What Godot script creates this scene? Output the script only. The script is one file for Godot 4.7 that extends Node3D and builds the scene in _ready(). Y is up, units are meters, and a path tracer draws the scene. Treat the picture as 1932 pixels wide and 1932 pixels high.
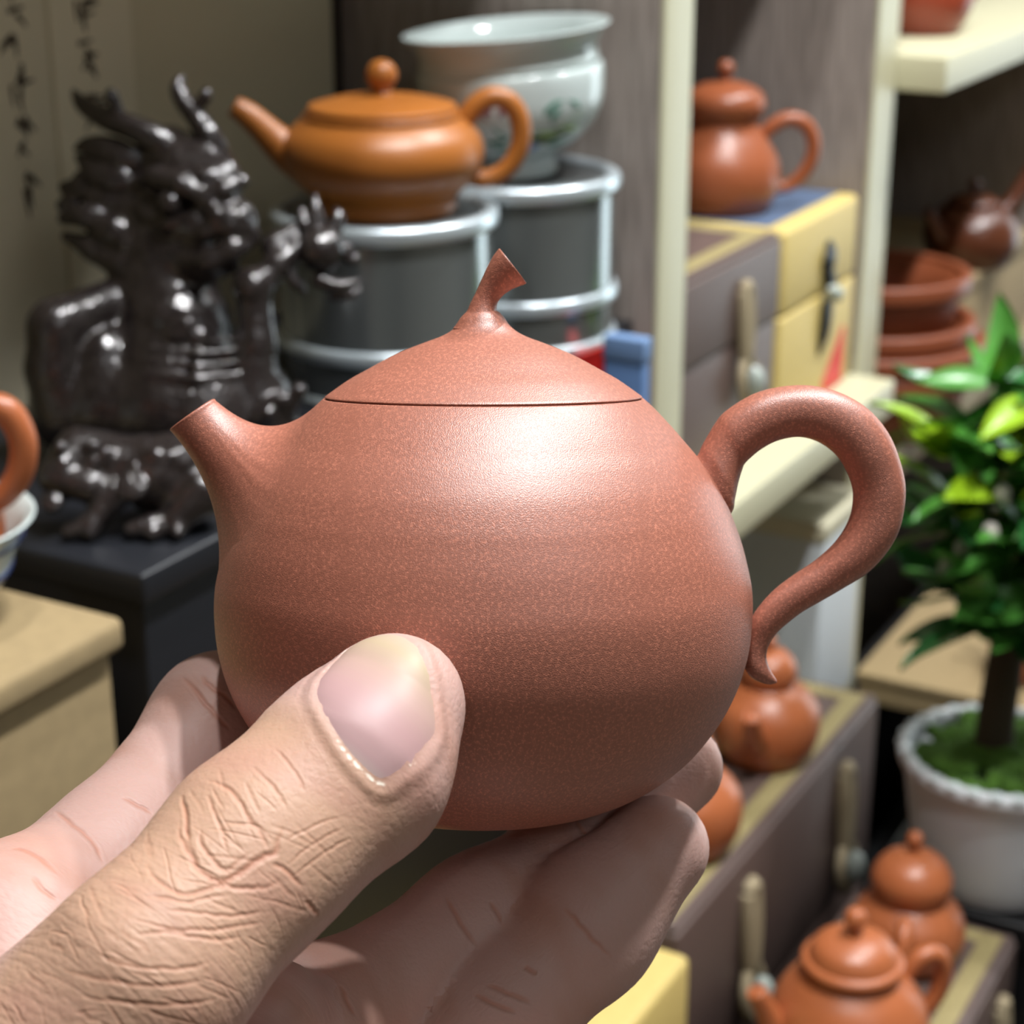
extends Node3D
# A hand holding a small brown clay teapot before a tea-shop display. Origin = the camera's position; y up, metres.
# The display shelving stands turned 61 degrees: its own axes are t (along the shelves), y, n (out of the shelves).

const YAW := 1.0646508
const TILT := -0.3595378          # the camera looks 20.6 degrees down
var used := {}
var turn := Basis(Vector3.UP, YAW)
var rng := RandomNumberGenerator.new()

# ---------------------------------------------------------------- geometry containers
class Geo:
	var v := PackedVector3Array()
	var uv := PackedVector2Array()
	var i := PackedInt32Array()
	var flat := false
	func add(p: Vector3, t := Vector2.ZERO) -> int:
		v.append(p); uv.append(t)
		return v.size() - 1
	func quad(a: int, b: int, c: int, d: int) -> void:
		i.append_array([a, b, c, a, c, d])
	func tri(a: int, b: int, c: int) -> void:
		i.append_array([a, b, c])
	func moved(x: Transform3D) -> Geo:
		for k in v.size():
			v[k] = x * v[k]
		return self
	func outward() -> Geo:          # Godot's front faces run clockwise: turn a closed shape the right way out
		var s := 0.0
		var o := v[0]
		for k in range(0, i.size(), 3):
			s += (v[i[k]] - o).dot((v[i[k + 1]] - o).cross(v[i[k + 2]] - o))
		if s > 0.0:
			for k in range(0, i.size(), 3):
				var h := i[k + 1]
				i[k + 1] = i[k + 2]
				i[k + 2] = h
		return self

func mesh_of(geos: Array) -> ArrayMesh:
	var st := SurfaceTool.new()
	st.begin(Mesh.PRIMITIVE_TRIANGLES)
	var group := 0
	for g: Geo in geos:
		st.set_smooth_group(0xFFFFFFFF if g.flat else group)
		group += 1
		for k in g.i:
			st.set_uv(g.uv[k])
			st.add_vertex(g.v[k])
	st.generate_normals()
	st.index()
	return st.commit()

func numbered(called: String) -> String:
	if not used.has(called):
		used[called] = 0
		return called
	used[called] += 1
	return "%s_%03d" % [called, used[called]]

func tag(o: Node3D, label: String, category: String, group := "") -> void:
	o.set_meta("label", label)
	o.set_meta("category", category)
	if group:
		o.set_meta("group", group)

func thing(called: String, label: String, category: String, at := Vector3.ZERO, yaw := 0.0, group := "") -> Node3D:
	var o := Node3D.new()
	o.name = numbered(called)
	add_child(o, true)
	o.position = at
	o.rotation.y = yaw
	tag(o, label, category, group)
	return o

func put(called: String, geo, m: Material, parent: Node3D = null, at := Vector3.ZERO) -> MeshInstance3D:
	var o := MeshInstance3D.new()
	o.name = called if parent else numbered(called)
	o.mesh = geo if geo is Mesh else mesh_of(geo if geo is Array else [geo])
	o.material_override = m
	o.position = at
	(parent if parent else self).add_child(o, true)
	return o

func struct(called: String, geo, m: Material) -> MeshInstance3D:
	var o := put(called, geo, m)
	o.set_meta("kind", "structure")
	o.basis = turn
	return o

func tyn(t: float, y: float, n: float) -> Vector3:
	return turn * Vector3(t, y, n)

# ---------------------------------------------------------------- shapes
func smooth2(pts: Array, sub := 4) -> Array:      # Catmull-Rom through Vector2 / Vector3 points
	var out := []
	for k in pts.size() - 1:
		var a = pts[maxi(k - 1, 0)]
		var b = pts[k]
		var c = pts[k + 1]
		var d = pts[mini(k + 2, pts.size() - 1)]
		for j in sub:
			var u := float(j) / sub
			out.append(0.5 * (2.0 * b + (c - a) * u + (2.0 * a - 5.0 * b + 4.0 * c - d) * u * u + (3.0 * b - a - 3.0 * c + d) * u * u * u))
	out.append(pts[-1])
	return out

func prof(rows: Array, sub := 4, k := 0.001) -> Array:   # [[r, y], ...] in mm -> smooth profile in metres
	var p := []
	for q in rows:
		p.append(Vector2(q[0], q[1]) * k)
	return smooth2(p, sub) if sub > 1 else p

func lathe(pts: Array, seg := 48) -> Geo:
	var g := Geo.new()
	var length := 0.0
	for j in pts.size():
		if j:
			length += (pts[j] as Vector2).distance_to(pts[j - 1])
		for k in seg + 1:
			var a := TAU * (k % seg) / seg
			g.add(Vector3(cos(a) * maxf(pts[j].x, 0.0), pts[j].y, -sin(a) * maxf(pts[j].x, 0.0)), Vector2(float(k) / seg, length))
	for j in pts.size() - 1:
		for k in seg:
			g.quad(j * (seg + 1) + k, j * (seg + 1) + k + 1, (j + 1) * (seg + 1) + k + 1, (j + 1) * (seg + 1) + k)
	return g.outward()

func tube(path: Array, rad: Array, seg := 20, up := Vector3.BACK, power := 1.0) -> Geo:   # rad: Vector2(in plane, along up)
	var g := Geo.new()
	var n := path.size()
	for j in n:
		var t: Vector3 = (path[mini(j + 1, n - 1)] - path[maxi(j - 1, 0)]).normalized()
		var side := t.cross(up)
		side = side.normalized() if side.length() > 0.01 else t.cross(Vector3(0.3, 0.9, 0.2)).normalized()
		var b := side.cross(t).normalized()
		for k in seg:
			var a := TAU * k / seg
			var ca := cos(a)
			var sa := sin(a)
			ca = signf(ca) * pow(absf(ca), power)
			sa = signf(sa) * pow(absf(sa), power)
			g.add(path[j] + side * ca * rad[j].x + b * sa * rad[j].y, Vector2(float(k) / seg, float(j) / n))
	for j in n - 1:
		for k in seg:
			var k2 := (k + 1) % seg
			g.quad(j * seg + k, j * seg + k2, (j + 1) * seg + k2, (j + 1) * seg + k)
	var c0 := g.add(path[0])
	var c1 := g.add(path[n - 1])
	for k in seg:
		var k2 := (k + 1) % seg
		g.tri(c0, k2, k)
		g.tri(c1, (n - 1) * seg + k, (n - 1) * seg + k2)
	return g.outward()

func round_tube(rows: Array, sub := 5, k := 0.001, seg := 16, up := Vector3.BACK, flat := 1.0) -> Geo:   # [[x, y, z, r], ...] mm
	var p := []
	var r := []
	for q in rows:
		p.append(Vector3(q[0], q[1], q[2]) * k)
		r.append(Vector2(q[3], q[3] * flat) * k)
	return tube(smooth2(p, sub), smooth2(r, sub), seg, up)

func rbox(size: Vector3, bevel := 0.0015, at := Vector3.ZERO) -> Geo:   # a box with two-step rounded edges, centred
	var g := Geo.new()
	var h := size / 2.0
	var b: float = minf(bevel, minf(h.x, minf(h.y, h.z)) * 0.9)
	var seg := 3
	# eight rounded corners, wrapped as a sphere cut in octants
	var rings := 2 * (seg + 1)
	var cols := 4 * (seg + 1)
	for j in rings:
		var jj := j if j <= seg else j - 1
		var lat := PI / 2 - PI / 2 * jj / seg
		var sy := 1.0 if j <= seg else -1.0
		for k in cols:
			var quadrant := k / (seg + 1)
			var lon := PI / 2 * (quadrant + float(k % (seg + 1)) / seg)
			var d := Vector3(cos(lat) * cos(lon), sin(lat), cos(lat) * sin(lon))
			var mid := PI / 4 + PI / 2 * quadrant
			var corner := Vector3(signf(cos(mid)) * (h.x - b), sy * (h.y - b), signf(sin(mid)) * (h.z - b))
			g.add(corner + d * b + at)
	for j in rings - 1:
		for k in cols:
			var k2 := (k + 1) % cols
			g.quad(j * cols + k, j * cols + k2, (j + 1) * cols + k2, (j + 1) * cols + k)
	var c := g.add(Vector3(0, h.y, 0) + at)
	var d2 := g.add(Vector3(0, -h.y, 0) + at)
	for k in cols:
		var k2 := (k + 1) % cols
		g.tri(c, k2, k)
		g.tri(d2, (rings - 1) * cols + k, (rings - 1) * cols + k2)
	return g.outward()

func slab(t0: float, t1: float, y0: float, y1: float, n0: float, n1: float, bevel := 0.001) -> Geo:
	return rbox(Vector3(absf(t1 - t0), absf(y1 - y0), absf(n1 - n0)), bevel, Vector3(t0 + t1, y0 + y1, n0 + n1) / 2.0)

func ball(c: Vector3, r: Vector3, seg := 16) -> Geo:
	var p := []
	for k in seg / 2 + 1:
		var a := PI * k / (seg / 2)
		p.append(Vector2(sin(a), cos(a)))
	p[0].x = 0.0
	p[-1].x = 0.0
	return lathe(p, seg).moved(Transform3D(Basis.from_scale(r), c))

func slice(outline: Array, depth: float, bevel := 0.0) -> Geo:   # a flat shape in the xy plane with a thickness along z
	var poly := PackedVector2Array(outline)
	var g := Geo.new()
	g.flat = true
	var n := poly.size()
	for z in [depth / 2, -depth / 2]:
		for p in poly:
			g.add(Vector3(p.x, p.y, z))
	var tris := Geometry2D.triangulate_polygon(poly)
	for k in range(0, tris.size(), 3):
		g.tri(tris[k], tris[k + 1], tris[k + 2])
		g.tri(n + tris[k], n + tris[k + 2], n + tris[k + 1])
	var turns_left := not Geometry2D.is_polygon_clockwise(poly)
	for k in n:
		var k2 := (k + 1) % n
		if turns_left:
			g.quad(k, n + k, n + k2, k2)
		else:
			g.quad(k, k2, n + k2, n + k)
	return g.outward()

# ---------------------------------------------------------------- materials
func paint(c: Color, rough := 0.5, metal := 0.0, spec := 0.5) -> StandardMaterial3D:
	var m := StandardMaterial3D.new()
	m.albedo_color = c
	m.roughness = rough
	m.metallic = metal
	m.metallic_specular = spec
	return m

func noise_tex(kind: int, freq: float, seed_no: int, size := 512, ramp: Array = [], octaves := 1) -> NoiseTexture2D:
	var n := FastNoiseLite.new()
	n.noise_type = kind as FastNoiseLite.NoiseType
	n.frequency = freq
	n.seed = seed_no
	n.fractal_octaves = octaves
	n.fractal_type = FastNoiseLite.FRACTAL_FBM if octaves > 1 else FastNoiseLite.FRACTAL_NONE
	var t := NoiseTexture2D.new()
	t.width = size
	t.height = size
	t.seamless = true
	t.noise = n
	if ramp:
		var g := Gradient.new()
		var offs := PackedFloat32Array()
		var cols := PackedColorArray()
		for k in range(0, ramp.size(), 2):
			offs.append(ramp[k])
			cols.append(ramp[k + 1])
		g.offsets = offs
		g.colors = cols
		t.color_ramp = g
	return t

func grained(m: StandardMaterial3D, scale: Vector3, albedo: Texture2D = null, height: Texture2D = null, relief := 0.0) -> StandardMaterial3D:
	m.uv1_triplanar = true
	m.uv1_scale = scale
	if albedo:
		m.albedo_texture = albedo
	if height:
		m.heightmap_enabled = true
		m.heightmap_texture = height
		m.heightmap_scale = relief
	return m
# ---------------------------------------------------------------- smooth bodies meshed as surface nets
# A bone is [ax, ay, az, ra, bx, by, bz, rb, flat, fx, fy, fz]: a tapered capsule, squeezed along f by the factor flat.
class Field:
	var groups: Array = []          # one PackedFloat32Array of bones per group, 12 numbers a bone
	var blend := PackedFloat32Array()
	var k := 0.004
	func add_group(bones: Array, mix: float) -> void:
		var p := PackedFloat32Array()
		for b: Array in bones:
			for x in b:
				p.append(x)
			if b.size() == 8:
				p.append_array([1.0, 0.0, 0.0, 1.0])
		groups.append(p)
		blend.append(mix)
	static func bone(p: PackedFloat32Array, o: int, q: Vector3) -> float:
		var a := Vector3(p[o], p[o + 1], p[o + 2])
		var ab := Vector3(p[o + 4], p[o + 5], p[o + 6]) - a
		var d := q - a
		var t := clampf(d.dot(ab) / maxf(ab.length_squared(), 1e-12), 0.0, 1.0)
		var e := d - ab * t
		var f := p[o + 8]
		if f != 1.0:
			var n := Vector3(p[o + 9], p[o + 10], p[o + 11])
			e += n * (e.dot(n) * (f - 1.0))
		return e.length() - lerpf(p[o + 3], p[o + 7], t)
	func one(g: int, q: Vector3, only: PackedInt32Array) -> float:
		var p: PackedFloat32Array = groups[g]
		var f := 1000.0
		var kk := k
		for o in only:
			var d := bone(p, o, q)
			var h := maxf(kk - absf(f - d), 0.0) / kk
			f = minf(f, d) - h * h * kk * 0.25
		return f
	func all_of(g: int) -> PackedInt32Array:
		return PackedInt32Array(range(0, (groups[g] as PackedFloat32Array).size(), 12))

# Groups past the first are limbs: each melts into group 0 but not into one another.
func net(field: Field, cell: float) -> Geo:
	var lo := Vector3.ONE * 1e9
	var hi := -lo
	for p: PackedFloat32Array in field.groups:
		for o in range(0, p.size(), 12):
			for e in [0, 4]:
				var c := Vector3(p[o + e], p[o + e + 1], p[o + e + 2])
				lo = lo.min(c - Vector3.ONE * (p[o + 3 + e] + 3 * cell))
				hi = hi.max(c + Vector3.ONE * (p[o + 3 + e] + 3 * cell))
	var B := 8
	var g := Geo.new()
	var nb := ((hi - lo) / (cell * B)).ceil()
	var sizes := Vector3i(nb)
	var reach := cell * B * 0.87 + 2.0 * cell
	var where := {}                     # cell index -> vertex
	var NX := sizes.x * B + 1
	var NY := sizes.y * B + 1
	var n1 := B + 1
	var val := PackedFloat32Array()
	val.resize(n1 * n1 * n1)
	var crossing := []
	for bz in sizes.z:
		for by in sizes.y:
			for bx in sizes.x:
				var o0 := lo + Vector3(bx, by, bz) * (cell * B)
				var mid := o0 + Vector3.ONE * (cell * (B + 1) * 0.5)
				var near := []
				var any := false
				for gi in field.groups.size():
					var p: PackedFloat32Array = field.groups[gi]
					var list := PackedInt32Array()
					for o in range(0, p.size(), 12):
						var d := Field.bone(p, o, mid)
						if d < reach * maxf(p[o + 8], 1.0) + field.k:
							list.append(o)
							any = true
					near.append(list)
				if not any:
					continue
				var idx := 0
				var neg := false
				var pos := false
				for z in n1:
					for y in n1:
						for x in n1:
							var q := o0 + Vector3(x, y, z) * cell
							var base := field.one(0, q, near[0]) if near[0].size() else 1000.0
							var f := base
							for gi in range(1, near.size()):
								if near[gi].size():
									var d := field.one(gi, q, near[gi])
									var kk := field.blend[gi]
									var h := maxf(kk - absf(base - d), 0.0) / kk
									f = minf(f, minf(base, d) - h * h * kk * 0.25)
							val[idx] = f
							idx += 1
							if f < 0.0:
								neg = true
							else:
								pos = true
				if not (neg and pos):
					continue
				for z in B:
					for y in B:
						for x in B:
							var c := x + n1 * (y + n1 * z)
							var v0 := val[c]; var v1 := val[c + 1]; var v2 := val[c + n1]; var v3 := val[c + n1 + 1]
							var e := c + n1 * n1
							var v4 := val[e]; var v5 := val[e + 1]; var v6 := val[e + n1]; var v7 := val[e + n1 + 1]
							var m := int(v0 < 0) + int(v1 < 0) + int(v2 < 0) + int(v3 < 0) + int(v4 < 0) + int(v5 < 0) + int(v6 < 0) + int(v7 < 0)
							if m == 0 or m == 8:
								continue
							var s := Vector3.ZERO
							var cnt := 0
							if (v0 < 0) != (v1 < 0): s += Vector3(v0 / (v0 - v1), 0, 0); cnt += 1
							if (v2 < 0) != (v3 < 0): s += Vector3(v2 / (v2 - v3), 1, 0); cnt += 1
							if (v4 < 0) != (v5 < 0): s += Vector3(v4 / (v4 - v5), 0, 1); cnt += 1
							if (v6 < 0) != (v7 < 0): s += Vector3(v6 / (v6 - v7), 1, 1); cnt += 1
							if (v0 < 0) != (v2 < 0): s += Vector3(0, v0 / (v0 - v2), 0); cnt += 1
							if (v1 < 0) != (v3 < 0): s += Vector3(1, v1 / (v1 - v3), 0); cnt += 1
							if (v4 < 0) != (v6 < 0): s += Vector3(0, v4 / (v4 - v6), 1); cnt += 1
							if (v5 < 0) != (v7 < 0): s += Vector3(1, v5 / (v5 - v7), 1); cnt += 1
							if (v0 < 0) != (v4 < 0): s += Vector3(0, 0, v0 / (v0 - v4)); cnt += 1
							if (v1 < 0) != (v5 < 0): s += Vector3(1, 0, v1 / (v1 - v5)); cnt += 1
							if (v2 < 0) != (v6 < 0): s += Vector3(0, 1, v2 / (v2 - v6)); cnt += 1
							if (v3 < 0) != (v7 < 0): s += Vector3(1, 1, v3 / (v3 - v7)); cnt += 1
							var gx := bx * B + x
							var gy := by * B + y
							var gz := bz * B + z
							var key := gx + NX * (gy + NY * gz)
							where[key] = g.add(o0 + (Vector3(x, y, z) + s / cnt) * cell)
							var bits := int((v0 < 0) != (v1 < 0)) + 2 * int((v0 < 0) != (v2 < 0)) + 4 * int((v0 < 0) != (v4 < 0)) + 8 * int(v0 < 0)
							if bits & 7:
								crossing.append(key)
								crossing.append(bits)
	var SY := NX
	var SZ := NX * NY
	for k in range(0, crossing.size(), 2):
		var c: int = crossing[k]
		var bits: int = crossing[k + 1]
		var inside := bool(bits & 8)
		for axis in 3:
			if bits & (1 << axis):
				var u: int = [SY, SZ, 1][axis]
				var w: int = [SZ, 1, SY][axis]
				if where.has(c - u) and where.has(c - w) and where.has(c - u - w):
					if inside:
						g.quad(where[c], where[c - w], where[c - u - w], where[c - u])
					else:
						g.quad(where[c], where[c - u], where[c - u - w], where[c - w])
	return g
# ---------------------------------------------------------------- teapots
# A lathe-turned pot in its own frame: base at the origin, spout towards -x, handle towards +x. Numbers in mm.
func teapot(label: String, at: Vector3, yaw: float, d: Dictionary, m: Material, group := "") -> Node3D:
	var o := thing("teapot", label, "teapot", at, yaw, group)
	put("body", lathe(prof(d.body, 5)), m, o)
	var lid := put("lid", lathe(prof(d.lid, 4)), m, o)
	put("knob", lathe(prof(d.knob, 5), 24), m, lid)
	if d.has("spout"):
		var g := round_tube(d.spout, 5, 0.001, 18)
		put("spout", [g, mouth(d.spout)], m, o)
	if d.has("handle"):
		put("handle", round_tube(d.handle, 6, 0.001, 14, Vector3.BACK, d.get("handle_flat", 1.0)), m, o)
	return o

func mouth(rows: Array) -> Geo:      # a lip round the open end of a spout
	var a := Vector3(rows[-1][0], rows[-1][1], rows[-1][2]) * 0.001
	var b := Vector3(rows[-2][0], rows[-2][1], rows[-2][2]) * 0.001
	var r: float = rows[-1][3] * 0.001
	var axis := (a - b).normalized()
	var p := []
	for k in 13:
		var t := TAU * k / 12
		p.append(Vector2(r * 0.86 + cos(t) * r * 0.16, sin(t) * r * 0.16))
	return lathe(p, 18).moved(Transform3D(Basis(Quaternion(Vector3.UP, axis)), a))

# ---------------------------------------------------------------- the teapot in the hand
func body_radius(y: float) -> float:   # mm
	var rows := pot_rows()
	for k in rows.size() - 1:
		if y <= rows[k][1] and y >= rows[k + 1][1]:
			return lerpf(rows[k][0], rows[k + 1][0], (rows[k][1] - y) / maxf(rows[k][1] - rows[k + 1][1], 1e-6))
	return 0.0

func pot_rows() -> Array:
	return [[24.83, 29.05], [26.73, 27.31], [29.3, 24.6], [31.29, 22.31], [33.39, 19.83], [35.87, 16.4], [37.84, 12.76], [38.85, 10.4], [40.24, 6.6], [41.24, 2.75], [41.86, -0.5], [42.0, -4.3], [41.7, -8.6], [40.99, -12.16], [39.8, -15.86], [38.04, -19.6], [35.9, -22.9], [33.6, -25.8], [31.0, -28.3], [27.8, -30.7], [24.2, -32.7], [20.0, -34.3], [15.0, -35.3]]

func held_teapot(m: Material) -> void:
	var o := thing("teapot", "reddish brown clay teapot with a bent stem knob held up in the hand", "teapot", Vector3(-0.00441667, -0.11600516, -0.27688896))
	o.rotation.x = deg_to_rad(-14.4)
	var rows := pot_rows()
	var mouth_in := [[20.0, 22.0], [22.6, 26.5], [22.9, 28.2], [24.2, 28.85]]
	var shell := prof(mouth_in, 2)
	shell.append_array(prof(rows, 6))
	shell.append_array(prof([[14.4, -35.5], [13.8, -35.3], [13.0, -34.6], [0, -34.4]], 1))
	put("body", lathe(shell, 160), m, o)
	# lid: its rim meets the body along a fine line
	var lid := prof([[0, 26.0], [18.0, 26.4], [22.0, 27.6]], 1)
	lid.append_array(prof([[24.1, 29.02], [24.62, 29.28]], 1))
	lid.append_array(prof([[24.55, 29.4], [21.0, 31.88], [18.09, 33.5], [15.18, 35.1], [12.45, 36.4], [8.95, 37.75], [6.9, 38.5], [5.3, 39.3], [4.0, 40.4], [3.0, 41.8], [2.0, 42.6], [0, 42.8]], 5))
	var lid_o := put("lid", lathe(lid, 128), m, o)
	var stem := []
	for q in [[908, 625, 52], [909, 611, 42], [911, 597, 32], [913, 582, 25.5], [919, 565, 22.5], [930, 546, 25], [944, 528, 31.5], [957, 515, 37.5], [965.5, 508, 40.6], [968, 506, 40]]:
		stem.append([(q[0] - 913.0) / 12.0, (1100.0 - q[1]) / 12.0, 0.0, q[2] / 12.0])
	put("stem_knob", round_tube(stem, 8, 0.001, 40), m, lid_o)
	put("spout", held_spout(), m, o)
	# handle: pairs of outer and inner edge points in its plane, joined by oval rings
	var g := Geo.new()
	var pairs := []
	for q in [[1285, 880, 1335, 1000], [1301, 869, 1362, 985], [1314, 859, 1380, 962], [1322, 841, 1384, 940], [1333, 821, 1390, 910], [1346, 799, 1397, 885], [1364, 777, 1404, 871], [1408, 748, 1430, 848], [1451, 733, 1462, 831], [1503, 727, 1499, 824], [1549, 732, 1531, 830], [1594, 748, 1558, 845], [1635, 775, 1580, 866], [1669, 816, 1596, 893], [1690, 862, 1604, 915], [1703, 914, 1607, 936], [1701, 964, 1604, 966], [1690, 1007, 1594, 994], [1667, 1046, 1577, 1020], [1635, 1080, 1556, 1042], [1594, 1107, 1530, 1063], [1549, 1134, 1496, 1086], [1515, 1154, 1465, 1110], [1488, 1175, 1440, 1136], [1466, 1196, 1420, 1165], [1453, 1217, 1410, 1197], [1448, 1236, 1404, 1228], [1450, 1252, 1405, 1256], [1456, 1266, 1418, 1279], [1462, 1276, 1437, 1290], [1467, 1284, 1454, 1294], [1469, 1289, 1466, 1292]]:
		pairs.append(Vector4(q[0], q[1], q[2], q[3]))
	var fine := smooth2(pairs, 6)
	var seg := 40
	for p: Vector4 in fine:
		var a := Vector3((p.x - 913.0) / 12.0, (1100.0 - p.y) / 12.0, 0.0) * 0.001
		var b := Vector3((p.z - 913.0) / 12.0, (1100.0 - p.w) / 12.0, 0.0) * 0.001
		var half := (a - b) / 2.0
		for k in seg:
			var t := TAU * k / seg
			var c := signf(cos(t)) * pow(absf(cos(t)), 0.88)
			var d := signf(sin(t)) * pow(absf(sin(t)), 0.95)
			g.add((a + b) / 2.0 + half * c + Vector3(0, 0, 1) * d * minf(half.length() * 1.04, 0.0050))
	for j in fine.size() - 1:
		for k in seg:
			var k2 := (k + 1) % seg
			g.quad(j * seg + k, j * seg + k2, (j + 1) * seg + k2, (j + 1) * seg + k)
	put("handle", g.outward(), m, o)

func held_spout() -> Array:            # grows out of the body with a smooth hollow curve all round
	var g := Geo.new()
	var seg := 96
	var steps := 40
	var tip := Vector3((371.0 - 913.0) / 12.0, (1100.0 - 785.0) / 12.0, 0.0)
	var u := Vector3(41.0, 29.0, 0.0) / 12.0
	var w := Vector3(0, 0, 4.0)
	var on_body := func(y: float, a: float) -> Vector3:
		var r := body_radius(y)
		return Vector3(-cos(a) * r, y, sin(a) * r)
	for j in steps + 1:
		var t := float(j) / steps
		var h00 := 2 * t * t * t - 3 * t * t + 1
		var h10 := t * t * t - 2 * t * t + t
		var h01 := -2 * t * t * t + 3 * t * t
		var h11 := t * t * t - t * t
		for k in seg:
			var a := TAU * k / seg
			var upper := (1.0 + cos(a)) / 2.0
			var p0: Vector3 = on_body.call(12.5 + 15.5 * cos(a), 0.62 * sin(a))
			var p0b: Vector3 = on_body.call(12.5 + 15.4 * cos(a), 0.616 * sin(a))
			var m0 := (p0b - p0).normalized() * lerpf(7.0, 28.0, upper)
			var p1 := tip + u * cos(a) + w * sin(a)
			var ang := deg_to_rad(lerpf(50.0, 40.0, upper))
			var m1 := (Vector3(-cos(ang), sin(ang), 0) + Vector3(0, 0, 0.0) * sin(a)) * lerpf(49.0, 13.0, upper)
			g.add((p0 * h00 + m0 * h10 + p1 * h01 + m1 * h11) * 0.001)
	# lip and throat
	for q in [[1.02, 0.25], [0.97, 0.45], [0.88, 0.35], [0.82, -0.2], [0.78, -9.0], [0.0, -9.2]]:
		for k in seg:
			var a := TAU * k / seg
			g.add((tip + (u * cos(a) + w * sin(a)) * q[0] + Vector3(-0.64, 0.77, 0) * q[1]) * 0.001)
	var rings := steps + 7
	for j in rings - 1:
		for k in seg:
			var k2 := (k + 1) % seg
			g.quad(j * seg + k, (j + 1) * seg + k, (j + 1) * seg + k2, j * seg + k2)
	return [g.outward()]
# ---------------------------------------------------------------- the hand
# Its own frame is tilted like the forearm: x right, y up, z towards the photographer; mm.
const THUMB := [[-16.0, -26.0, 24.5, 9.9], [-21.0, -33.4, 30.5, 11.9], [-32.6, -43.2, 38.5, 11.5], [-38.1, -49.1, 44.0, 10.0], [-44.7, -56.4, 49.0, 11.7], [-54.5, -69.2, 48.0, 15.1]]
const INDEX := [[-21.8, -30.7, -62.0, 8.2], [-36.5, -31.1, -56.0, 9.0], [-47.6, -34.2, -31.0, 9.9], [-60.3, -53.7, -7.0, 11.0], [-70.2, -62.6, 10.0, 13.5]]
const MIDDLE := [[27.4, -42.6, -38.0, 7.8], [11.2, -55.1, -33.0, 8.5], [-5.1, -64.3, -20.0, 9.2], [-28.5, -75.4, 0.0, 9.9], [-44.3, -84.2, 8.0, 12.5]]
const RING := [[22.8, -53.1, -21.5, 8.4], [11.1, -64.7, -18.0, 10.2], [-3.3, -76.9, -12.5, 10.7], [-21.8, -91.0, -4.0, 11.8], [-37.4, -98.8, 3.0, 14.6]]
const LITTLE := [[3.4, -89.2, 4.0, 7.1], [-5.0, -92.6, 10.0, 7.9], [-13.6, -97.1, 16.0, 8.2], [-23.7, -104.4, 18.0, 9.5], [-32.5, -108.7, 18.0, 12.0]]

func chain(c: Array, flats: Array = []) -> Array:
	var out := []
	for k in c.size() - 1:
		var b: Array = c[k].duplicate()
		b.append_array(c[k + 1])
		if k < flats.size():
			b.append_array(flats[k])
		out.append(b)
	return out

func hand_field() -> Field:
	var f := Field.new()
	f.k = 7.0
	var wrist := [-105.0, -125.0, 25.0, 27.0]
	var palm := []
	for e in [INDEX[4], MIDDLE[4], RING[4], LITTLE[4]]:
		var b: Array = e.duplicate()
		b.append_array(wrist)
		palm.append(b)
	palm.append([-70.2, -62.6, 10.0, 13.0, -44.3, -84.2, 8.0, 12.5])
	palm.append([-44.3, -84.2, 8.0, 12.5, -36.2, -95.6, 12.0, 13.0])
	palm.append([-54.5, -69.2, 46.0, 14.0, -95.0, -112.0, 40.0, 21.0])       # ball of the thumb
	palm.append([-44.3, -84.2, 8.0, 12.0, -33.5, -69.5, 15.0, 7.5])          # pad below the middle finger
	palm.append([-60.0, -70.0, 36.0, 8.0, -71.0, -64.0, 14.0, 10.0])         # web
	palm.append([-105.0, -125.0, 25.0, 27.0, -190.0, -205.0, 30.0, 31.0])    # forearm
	palm.append([-190.0, -205.0, 30.0, 31.0, -260.0, -270.0, 40.0, 36.0])
	f.add_group(palm, 0.0)
	var nd := [1.28, -0.2, 0.27, 0.94]
	f.add_group(chain(THUMB, [nd, nd, [1.15, -0.2, 0.27, 0.94], [1.1, -0.2, 0.27, 0.94]]), 9.0)
	f.add_group(chain(INDEX), 7.0)
	f.add_group(chain(MIDDLE), 7.0)
	f.add_group(chain(RING), 7.0)
	f.add_group(chain(LITTLE), 7.0)
	return f
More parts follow.
